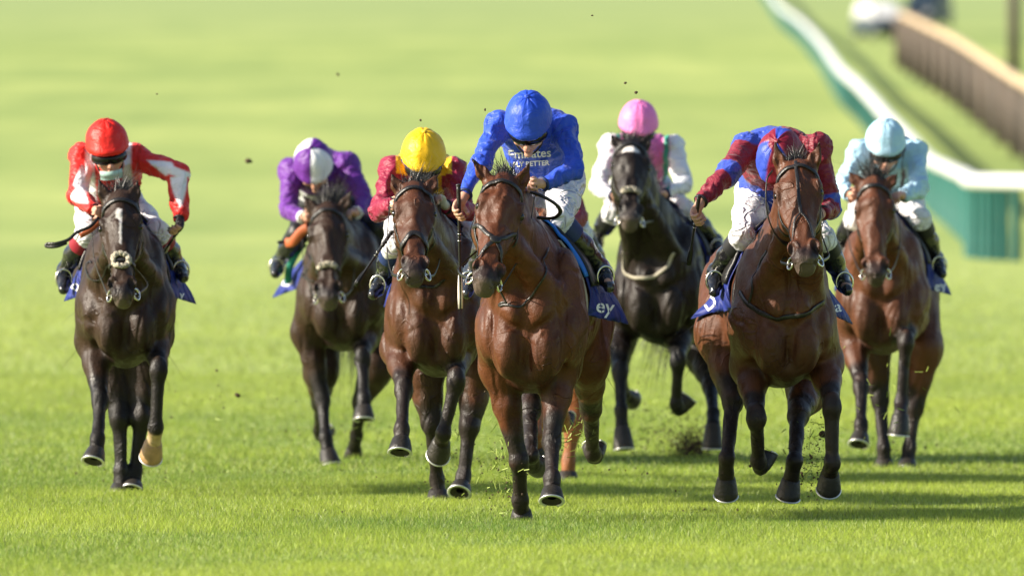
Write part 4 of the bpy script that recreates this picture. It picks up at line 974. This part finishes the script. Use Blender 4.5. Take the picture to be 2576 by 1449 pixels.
    if S.get('mask'):
        V = []
        for i in range(6):
            for j in range(9):
                x = -1 + 2 * j / 8; V.append(hd(x * .062, .085 + .03 * (1 - x * x) - .0 + .01 * math.sin(i), -.105 - .055 * i / 5 - .0))
        T.part('face_mask', np.array(V), grid_quads(6, 9), M['mask'])
    T.part('chin_strap', *tube(np.array([hd(-.078, .03, -.03), hd(-.060, .055, -.115), hd(0, .075, -.158), hd(.060, .055, -.115), hd(.078, .03, -.03)]), .0055, 6, n=18, up=fw, flat=.4), M['black'])
    # whip
    if 'whip' in S:
        gi, p0, p1 = S['whip']; g0, ax_ = grips[gi]; a0 = zf(*p0); a1 = zf(*p1); Yh = g0[1]; P0 = W(*a0, Yh - .01); P1 = W(*a1, Yh + S.get('wdy', .1))
        # pass through the hand
        wp = Th('whip', tuple(P0), S['whiplabel'], 'whip'); t_ = np.linspace(0, 1, 12)[:, None]; P = P0 * (1 - t_) + P1 * t_
        bend = S.get('wb', 0); P[:, 0] += bend * (t_[:, 0] * (1 - t_[:, 0]))
        wp.part('shaft', *tube(P, np.linspace(.009, .0055, 12), 8), M['whip']); wp.part('handle', *tube(P[:4] , [.0115, .011, .011, .0115], 10, n=8), M['leather']); wp.part('pommel', *sphere(P[0], (.0145, .0145, .009)), M['leather'])
        wp.part('flap', *tube(P[8:], [.009, .013, .014, .012], 8, up=A(0, 1, 0), flat=.35), M[S.get('flapm', 'whipflap')])
        for j in range(4): wp.part('rib', *tube(P[4:5] + (P[5:6] - P[4:5]) * np.array([[j * .3], [j * .3 + .08]]), .0095, 8), M['metal'] if j % 2 else M['whip'])
    return dict(T=T, jsurf=jsurf, hc=hc, grips=grips, pel=pel, nk=nk, sh=sh, jk=jk)

def blend(*cw):
    def f(n, base): 
        C = np.tile(A(*base), (n, 1)); return C
    return f
def plain(c): return lambda u, ax, fz, reg, t, V: np.tile(A(*c), (len(u), 1))
def capplain(c): return lambda ph, th: np.tile(A(*c), (len(ph), 1))
def lay(C, w_, c): w_ = np.clip(w_, 0, 1)[:, None]; return C * (1 - w_) + A(*c) * w_
def soft(x, a, b): return sstep(a - .008, a + .008, x) * sstep(b + .008, b - .008, x)
BLUE = (.022, .075, .56); RED = (.66, .018, .014); WHT = (.78, .78, .82); PUR = (.13, .022, .27); MAR = (.27, .008, .045); YEL = (.86, .50, .01); PNK = (.82, .19, .50); GRN = (.03, .34, .24); SKY = (.42, .66, .82); BRN = (.06, .01, .02); MR2 = (.215, .010, .028); RBL = (.035, .075, .47)
def pat_L(u, ax, fz, reg, t, V):
    C = np.tile(A(*RED), (len(u), 1)); tor = (reg == 4) | ((reg < 2) & (np.abs(u) < .15))
    C = lay(C, soft(np.abs(u), .075, .125) * tor, WHT)
    hw = .046 * np.sin(np.pi * np.clip((t - .38) / 1.5, 0, 1)) * (1 - .45 * np.exp(-((t - 1.0) / .06) ** 2)); s_ = (reg < 4) * (t > .38) * (t < 1.88) * sstep(.006, -.006, np.abs(ACR[0] + .006) - hw)
    return lay(C, s_, WHT)
def vn_side(V, u): return .5 + .5 * np.sin(V[:, 2] * 0 + (V[:, 1] - V[:, 1].mean()) * -14)
def pat_P(u, ax, fz, reg, t, V):
    C = np.tile(A(*PUR), (len(u), 1)); C = lay(C, ((reg == 4) & (u < -.01) & (ax < -.10)) * 1., WHT); return lay(C, (t > 1.9) * 1., WHT)
def pat_Y(u, ax, fz, reg, t, V):
    C = np.tile(A(*MAR), (len(u), 1)); C = lay(C, (np.abs(u) > .06) * (np.abs(u) < .15) * (fz < .05) * (ax > -.06) * 1., YEL); return lay(C, ((reg == 4) & (np.abs(u - .06) < .05) & (fz > .02)) * 1., YEL)
def pat_K(u, ax, fz, reg, t, V):
    C = np.tile(A(*PNK), (len(u), 1)); C = lay(C, soft(np.abs(u), .13, .165), GRN); return lay(C, sstep(.16, .175, np.abs(u)) * (reg < 4), WHT)
def pat_R(u, ax, fz, reg, t, V):
    C = np.tile(A(*MR2), (len(u), 1)); C = lay(C, ((reg == 4) | (t < .15)) * (u < 0) * sstep(.02, .0, fz), RBL); C = lay(C, ((reg == 4) & (ax < -.30)) * 1., RBL)
    return lay(C, soft(t, .78, 1.05) * (reg < 4), RBL)
def pat_B(u, ax, fz, reg, t, V):
    C = np.tile(A(*SKY), (len(u), 1)); return lay(C, soft(np.abs(u), .085, .108) * ((reg == 4) | (t < .1)), BRN)
def cap4(c1, c2, off=0.0): return lambda ph, th: np.where((np.sin(2 * (ph + off)) > 0)[:, None], A(*c1), A(*c2)) * np.ones((len(ph), 1))
def cap_R(ph, th):
    d = np.degrees(ph) % 360; b = ((d > 105) & (d < 185) & (th > .35)) | (np.abs(d - 52) < 8) | ((d > 250) & (d < 300)); return np.where(b[:, None], A(*RBL), A(*MR2))
RS = {}
RS['C'] = dict(horse='C', zf=CU, h=.0075, hb=.0055, label='jockey in plain royal blue silks and cap crouched on the leading bay horse', helm=(577, 262, .30), head=(-4, 38, -6), hs=1.0,
    shL=(405, 285, .50), shR=(780, 300, .50), elL=(290, 520, '-'), elR=(850, 540, '-'), wrL=(205, 690, '-'), wrR=(665, 630, '-'), hdL=(165, 765, '-'), hdR=(605, 632, '-'),
    pel=(690, 600, 1.02), knL=(400, 840, .55), knR=(760, 850, .55), anL=(245, 1150, .95), anR=(985, 1120, .95), toL=(215, 1270, .85), toR=(1050, 1235, .85), pat=plain(BLUE), cap=capplain(BLUE), band='navy', grip=((0, 0, 1), (.3, 0, 1)), curl=((0, -1, 0), (0, -1, 0)), open=(.25, 0),
    whip=(0, (165, 640), (177, 1365)), whiplabel='black whip with a pale flap held upright by the jockey in royal blue', wdy=.05)
RS['R'] = dict(horse='R', zf=RU, h=.0075, hb=.0055, label='jockey in maroon and blue quartered silks with head tucked low behind the bay horse\'s ears', helm=(690, 320, .12), head=(-16, 55, -14), goggles=True,
    shL=(475, 255, .50), shR=(925, 245, .50), elL=(350, 425, '-'), elR=(1005, 630, '-'), wrL=(195, 585, '-'), wrR=(955, 660, '-'), hdL=(158, 662, '-'), hdR=(920, 690, '-'),
    pel=(640, 520, 1.0), knL=(555, 815, .50), knR=(960, 830, .55), anL=(385, 1030, .95), anR=(1065, 1060, .95), toL=(365, 1200, .80), toR=(1105, 1150, .82), pat=pat_R, cap=cap_R, band='black', cuff='black', grip=((0, 0, 1), (1, 0, 0)), curl=((0, -1, .0), (0, -.4, -1)),
    whip=(0, (180, 560), (115, 990)), whiplabel='black whip slanting down from the hand of the jockey in maroon and blue', flapm='whip', wdy=.1)
RS['L'] = dict(horse='L', zf=LU, label='jockey in red silks with white braces and red cap, far left, right arm swung out', helm=(455, 265, .30), head=(-6, 18, 4), mask=True,
    shL=(290, 330, .50), shR=(640, 330, .50), elL=(255, 590, '-'), elR=(925, 445, '-'), wrL=(365, 690, '-'), wrR=(945, 735, '-'), hdL=(400, 700, '-'), hdR=(938, 800, '-'),
    pel=(470, 640, 1.02), knL=(320, 855, .50), knR=(715, 840, .50), anL=(175, 1090, .95), anR=(900, 1060, .95), toL=(170, 1220, .85), toR=(940, 1130, .85), pat=pat_L, cap=capplain((.70, .02, .012)), gloves=(None, (.012, .012, .014)), band='redband', cuff='black', grip=((0, 0, 1), (.3, -.3, .3)), curl=((0, -1, 0), (-.5, -.5, -.5)),
    whip=(1, (950, 800), (835, 975)), whiplabel='dark whip with grey flap trailing below the gloved hand of the red jockey', wdy=.3)
RS['P'] = dict(horse='P', zf=PU, label='jockey in purple silks with purple and white quartered cap, second from left', helm=(378, 300, .25), head=(-8, 50, -4), capband='navy', goggles=False,
    shL=(225, 350, .50), shR=(610, 310, .50), elL=(195, 640, '-'), elR=(770, 590, '-'), wrL=(305, 685, '-'), wrR=(690, 650, '-'), hdL=(345, 670, '-'), hdR=(640, 650, '-'),
    pel=(450, 560, 1.05), knL=(270, 800, .50), knR=(760, 760, .55), anL=(130, 1010, .95), anR=(860, 960, .95), toL=(110, 1080, .85), toR=(890, 1060, .85), pat=pat_P, cap=cap4(WHT, PUR, 0.0), band='black', cuff='breech', br='black',
    whip=(0, (130, 865), (240, 860)), whiplabel='dark whip pointing left below the reins of the purple jockey', wdy=.2, flapm='whip')
RS['Y'] = dict(horse='Y', zf=PU, label='jockey in crimson silks with yellow shoulders and cap, between purple and royal blue riders', helm=(1175, 250, .28), head=(1, 30, 0), capband='navy',
    shL=(965, 340, .50), shR=(1385, 340, .50), elL=(850, 640, '-'), elR=(1500, 640, '-'), wrL=(955, 590, '-'), wrR=(1345, 610, '-'), hdL=(990, 585, '-'), hdR=(1290, 560, '-'),
    pel=(1180, 600, 1.05), knL=(960, 900, .50), knR=(1440, 830, .50), anL=(890, 1120, .95), anR=(1510, 1040, .95), toL=(815, 1240, .85), toR=(1560, 1150, .85), pat=pat_Y, cap=capplain(YEL), band='navy', cuff='black', gloves=((.5, .47, .4), (.5, .47, .4)),
    whip=(0, (945, 790), (680, 1178)), whiplabel='long dark whip slanting down left beside the yellow capped rider\'s horse', wdy=-.1, flapm='whip')
RS['K'] = dict(horse='K', zf=KU, label='jockey in pink and green silks with white sleeves and pink cap, behind the leader', helm=(505, 240, .30), head=(0, 24, 0), capband='black',
    shL=(310, 400, .50), shR=(755, 400, .50), elL=(215, 690, '-'), elR=(835, 670, '-'), wrL=(325, 750, '-'), wrR=(700, 740, '-'), hdL=(365, 745, '-'), hdR=(655, 735, '-'),
    pel=(520, 680, 1.05), knL=(320, 880, .50), knR=(800, 860, .55), anL=(200, 1040, .95), anR=(950, 1080, .95), toL=(190, 1140, .85), toR=(985, 1180, .85), pat=pat_K, cap=capplain((.88, .22, .55)), band='black', cuff='navy')
RS['B'] = dict(horse='B', zf=BU, label='jockey in pale blue silks and pale blue cap, farthest right in front of the rail', helm=(555, 290, .30), head=(0, 26, 0),
    shL=(350, 350, .50), shR=(790, 350, .50), elL=(205, 620, '-'), elR=(815, 640, '-'), wrL=(275, 690, '-'), wrR=(700, 690, '-'), hdL=(315, 680, '-'), hdR=(650, 690, '-'),
    pel=(560, 640, 1.05), knL=(320, 880, .50), knR=(820, 880, .55), anL=(180, 1090, .95), anR=(945, 1180, .95), toL=(170, 1180, .85), toR=(985, 1300, .85), pat=pat_B, cap=capplain(SKY), band='black', cuff='black')
RS['E'] = dict(horse='E', zf=PP, h=.014, label='jockey in maroon almost hidden behind the leading rider, only an elbow showing', helm=(1370, 420, .30), head=(0, 40, 0),
    shL=(1330, 440, .50), shR=(1425, 440, .50), elL=(1315, 540, '-'), elR=(1450, 548, '-'), wrL=(1350, 560, '-'), wrR=(1410, 565, '-'), hdL=(1360, 560, '-'), hdR=(1400, 560, '-'),
    pel=(1385, 540, 1.05), knL=(1335, 640, .50), knR=(1445, 590, .50), anL=(1290, 690, .95), anR=(1470, 680, .95), toL=(1290, 740, .85), toR=(1475, 730, .85), pat=plain(MR2), cap=capplain(MR2))
for k, S in RS.items():
    if k not in HH: continue
    t0 = time.time(); RIDERS[k] = build_rider(S); print('rider', k, round(time.time() - t0, 1))

# ------------------------------------------------------------------ tack
TK = dict(C='cross', R='grackle_pale', L='sheep', P='sheep', Y='cavesson', K='sheep', B='plain', E='plain')
SP_TXT = dict(C=[('ey', *CU(1028, 1355), 50, -8)], R=[('D', 1785, 762, 50, 35), ('a', 2108, 772, 40, 8)], P=[('D', 722, 708, 40, -8)], L=[('D', 190, 722, 26, 60), ('y', 458, 742, 26, 0)], Y=[], K=[], B=[('ey', *BU(985, 1405), 34, 10)], E=[])
for k, Hh in HH.items():
    Hh['S']['roll'] = k in ('P', 'K')
    hb = bridle(Hh, TK[k])
    fl = dict(C=(.05, .13), R=(.035, .22), L=(.09, .14), P=(.22, .08), Y=(.07, .05), K=(.05, .10), B=(.05, .12), E=(.02, .02))[k]
    saddlery(Hh, SP_TXT[k], pad={'C': 'brightcloth'}.get(k), flare=fl, girthm=M['pale_leather'] if k in 'CKB' else None)
    if k in RIDERS: reins(Hh, (lambda gr: [gr[1 if k in 'CR' else 0][0] - A(.02, 0, 0), gr[0 if k == 'L' else 1][0]])(RIDERS[k]['grips']), hb)
HT = HH
if 'C' in HH:
    neck_strap(HH['C'], [(690, 1010), (670, 1170), (560, 1330), (500, 1355), (420, 1330), (350, 1240)], CU, .012, M['leather'])
    # spare loop of rein below the right hand
    P = [W(*CU(*p[:2]), 59.9 + p[2]) for p in ((590, 680, .0), (650, 700, -.02), (730, 745, -.03), (765, 790, 0), (740, 825, .05), (690, 835, .08), (630, 828, .1))]
    HH['C']['T'].part('rein_loop', *tube(np.array(P), .0115, 8, n=30, up=A(0, 0, 1), flat=.75), M['leather'])
if 'R' in HH:
    neck_strap(HH['R'], [(440, 1160), (500, 1240), (600, 1300), (720, 1315), (860, 1290), (960, 1220)], RU, .026, M['leather'])
    neck_strap(HH['R'], [(490, 1240), (520, 1130), (560, 1000), (610, 900)], RU, .018, M['leather'])
    P = [W(*RU(*p[:2]), 60.4 + p[2]) for p in ((640, 400, .0), (608, 450, -.02), (600, 560, -.05), (612, 680, -.05), (650, 780, -.03), (700, 840, 0), (745, 862, .05))]
    HH['R']['T'].part('rein_loop', *tube(np.array(P), .013, 8, n=30, up=X_, flat=.3), M['leather'])
if 'K' in HH: neck_strap(HH['K'], [(290, 1140), (330, 1240), (420, 1320), (520, 1345), (620, 1335), (710, 1270), (760, 1160)], KU, .022, M['pale_leather'])
if 'Y' in HH: neck_strap(HH['Y'], [(1030, 1080), (1060, 1150), (1150, 1190), (1260, 1185), (1330, 1130)], PU, .016, M['leather'])
if 'P' in HH:
    neck_strap(HH['P'], [(250, 1050), (290, 1110), (390, 1145)], PU, .012, M['leather'])
    P = [W(*PU(*p[:2]), 71.6 + p[2]) for p in ((340, 760, 0), (290, 790, .02), (230, 860, .05), (180, 870, .1))]
    HH['P']['T'].part('rubber_rein', *tube(np.array(P), .030, 8, n=16, up=A(0, 1, 0), flat=.4), M['orange'])
    P = [W(*PU(*p[:2]), 72.5 + p[2]) for p in ((310, 870, 0), (250, 950, 0), (200, 1060, .05), (195, 1160, .1))]
    HH['P']['T'].part('saddle_pad_edge', *tube(np.array(P), .022, 8, n=20, up=A(0, 1, 0), flat=.5), mat('green_pad', (.01, .22, .14), rough=.7))
if 'L' in HH:
    P = [W(*LU(*p[:2]), 64.7 + p[2]) for p in ((395, 740, 0), (340, 800, -.05), (250, 840, -.08), (190, 890, -.1), (110, 915, -.12), (50, 918, -.1), (45, 935, -.1), (110, 935, -.12), (180, 910, -.1))]
    HH['L']['T'].part('rein_end', *tube(np.array(P), .009, 8, n=40, up=A(0, 1, 0), flat=.5), M['leather'])
    P = [W(*LU(*p[:2]), 64.75 + p[2]) for p in ((400, 770, 0), (340, 825, -.03), (270, 865, -.05))]
    HH['L']['T'].part('rubber_rein', *tube(np.array(P), .014, 8, n=16, up=A(0, 1, 0), flat=.4), M['orange'])
    neck_strap(HH['L'], [(270, 980), (310, 1080), (390, 1160), (470, 1195)], LU, .010, M['leather'])
# lettering on the leader's chest
if 'C' in RIDERS:
    Rr = RIDERS['C']; js = Rr['jsurf']
    for txt, (zx, zy), size, ang in (('Emirates', (583, 456), 31, 3), ('FLY BETTER', (592, 514), 17.5, 3)):
        px, py = CU(zx, zy); c0, n0 = js.pix(px, py); TV, TQ = text_mesh(txt, size * c0[1] / F, bold=.0010 if txt[0] == 'E' else .0011)
        ca, sa = math.cos(math.radians(ang)), math.sin(math.radians(ang)); V = []; bad = []
        for v in TV:
            x = v[0] * ca - v[1] * sa; z = v[0] * sa + v[1] * ca; h, n = js.pix(px + x * F / c0[1], py - z * F / c0[1]); bad.append(h is None or abs(h[1] - c0[1]) > .16)
            if h is None: h = c0
            V.append(h - A(0, .007, 0))
        bad = np.array(bad); keep = np.array([q for q in TQ if not bad[q].any()])
        Rr['T'].part('lettering', np.array(V), keep, M['whiteprint'], parent=Rr['jk'], smooth=False, label='white words "%s" across the blue silks' % txt)

# ------------------------------------------------------------------ flying turf
def clod(r, size):
    V, Q = sphere((0, 0, 0), (size * r.uniform(.7, 1.2), size * r.uniform(.6, 1), size * r.uniform(.6, 1)), None, 6, 8)
    return V * (1 + .35 * vnoise(V / size * 1.3 + r.uniform(0, 30)))[:, None], Q
r_ = np.random.default_rng(5)
CLODS = [(625, 405, 74, .022, 'largest dark clod of turf in mid air left of the purple cap'), (850, 188, 74, .012, 'small blurred clod in the air high left of the royal blue cap'), (1220, 277, 61, .008, 'tiny clod in the air just left of the royal blue cap'), (1058, 303, 63, .007, 'tiny clod in the air above the yellow cap'), (1600, 233, 62, .009, 'dark clod in the air directly above the pink cap'), (1573, 209, 63, .007, 'tiny clod in the air upper left of the pink cap'), (1490, 40, 62, .006, 'topmost tiny clod near the upper edge'), (597, 993, 70, .016, 'dark clod in mid air between the two leftmost horses'), (545, 932, 70, .010, 'small clod above the grass right of the far left horse'), (395, 237, 66, .006, 'tiny clod in the air upper right of the red cap'), (1220, 985, 61.5, .006, 'tiny clod left of the leader\'s forearm'), (2068, 1092, 62, .020, 'dark clod of earth between the right bay horse\'s forelegs')]
for px, py, Y, s_, lb in CLODS:
    c = W(px, py, Y); V, Q = clod(r_, s_); o = new_obj('turf_clod', npmesh('turf_clod', V, Q), None, M['dirt']); o.location = c; tagged(o, lb, 'clod', 'clods of turf thrown up by the hooves')
def spray(px, py, Y, sx, sz, n, seed, dens_dn=1, blades=.3):
    r = np.random.default_rng(seed); mb = MB(); mg = MB()
    for i in range(n):
        c = W(px, py, Y) + A(r.normal() * sx, r.normal() * .25, r.normal() * sz); c[2] = max(c[2], .02)
        if r.random() < blades:
            d = nrm(r.normal(size=3)) * r.uniform(.01, .03); k = nrm(r.normal(size=3)) * .0025; mg.add([c - d - k, c - d + k, c + d + k, c + d - k], [[0, 1, 2, 3]])
        else:
            s_ = abs(r.normal()) * .005 + .0015; V, Q = boxm((0, 0, 0), (s_, s_ * r.uniform(.5, 1.5), s_ * r.uniform(.5, 1))); an = r.uniform(0, 3); R = np.array([[math.cos(an), 0, math.sin(an)], [0, 1, 0], [-math.sin(an), 0, math.cos(an)]]); mb.add(V @ R + c, Q)
    V, Q = mb.get(); o = new_obj('turf_debris', npmesh('turf_debris', V, Q), None, M['dirt']); o['kind'] = 'stuff'
    V, Q = mg.get(); o = new_obj('grass_clippings', npmesh('grass_clippings', V, Q), None, M['clip']); o['kind'] = 'stuff'
M['clip'] = mat('grass_clipping', (.25, .32, .05), rough=.6)
spray(2040, 1150, 61.8, .07, .12, 420, 1); spray(1270, 1190, 60.6, .06, .12, 300, 2, blades=.45); spray(1440, 1090, 61, .05, .05, 60, 3, blades=.8)
spray(1740, 1130, 74.0, .055, .05, 2600, 4, blades=.03); spray(1715, 1100, 74.0, .14, .09, 900, 14, blades=.1); spray(1560, 1020, 74.0, .2, .1, 160, 15); spray(1650, 1110, 73, .15, .06, 120, 5, blades=.3); spray(840, 1080, 73, .2, .08, 150, 6); spray(560, 1000, 70, .4, .12, 60, 7); spray(2200, 1050, 66, .3, .2, 60, 8, blades=.7); spray(1500, 1180, 61, .5, .1, 90, 9, blades=.5)
spray(1300, 1300, 61.5, 1.6, .004, 160, 21, blades=.5); spray(1700, 1180, 71, 1.8, .006, 200, 22, blades=.4); spray(600, 1190, 70, 1.4, .006, 160, 23, blades=.4)
spray(1130, 1170, 65.5, .10, .10, 160, 24, blades=.4); spray(320, 1190, 67.5, .12, .06, 120, 25, blades=.4); spray(2260, 1130, 72.5, .12, .07, 160, 26, blades=.5)
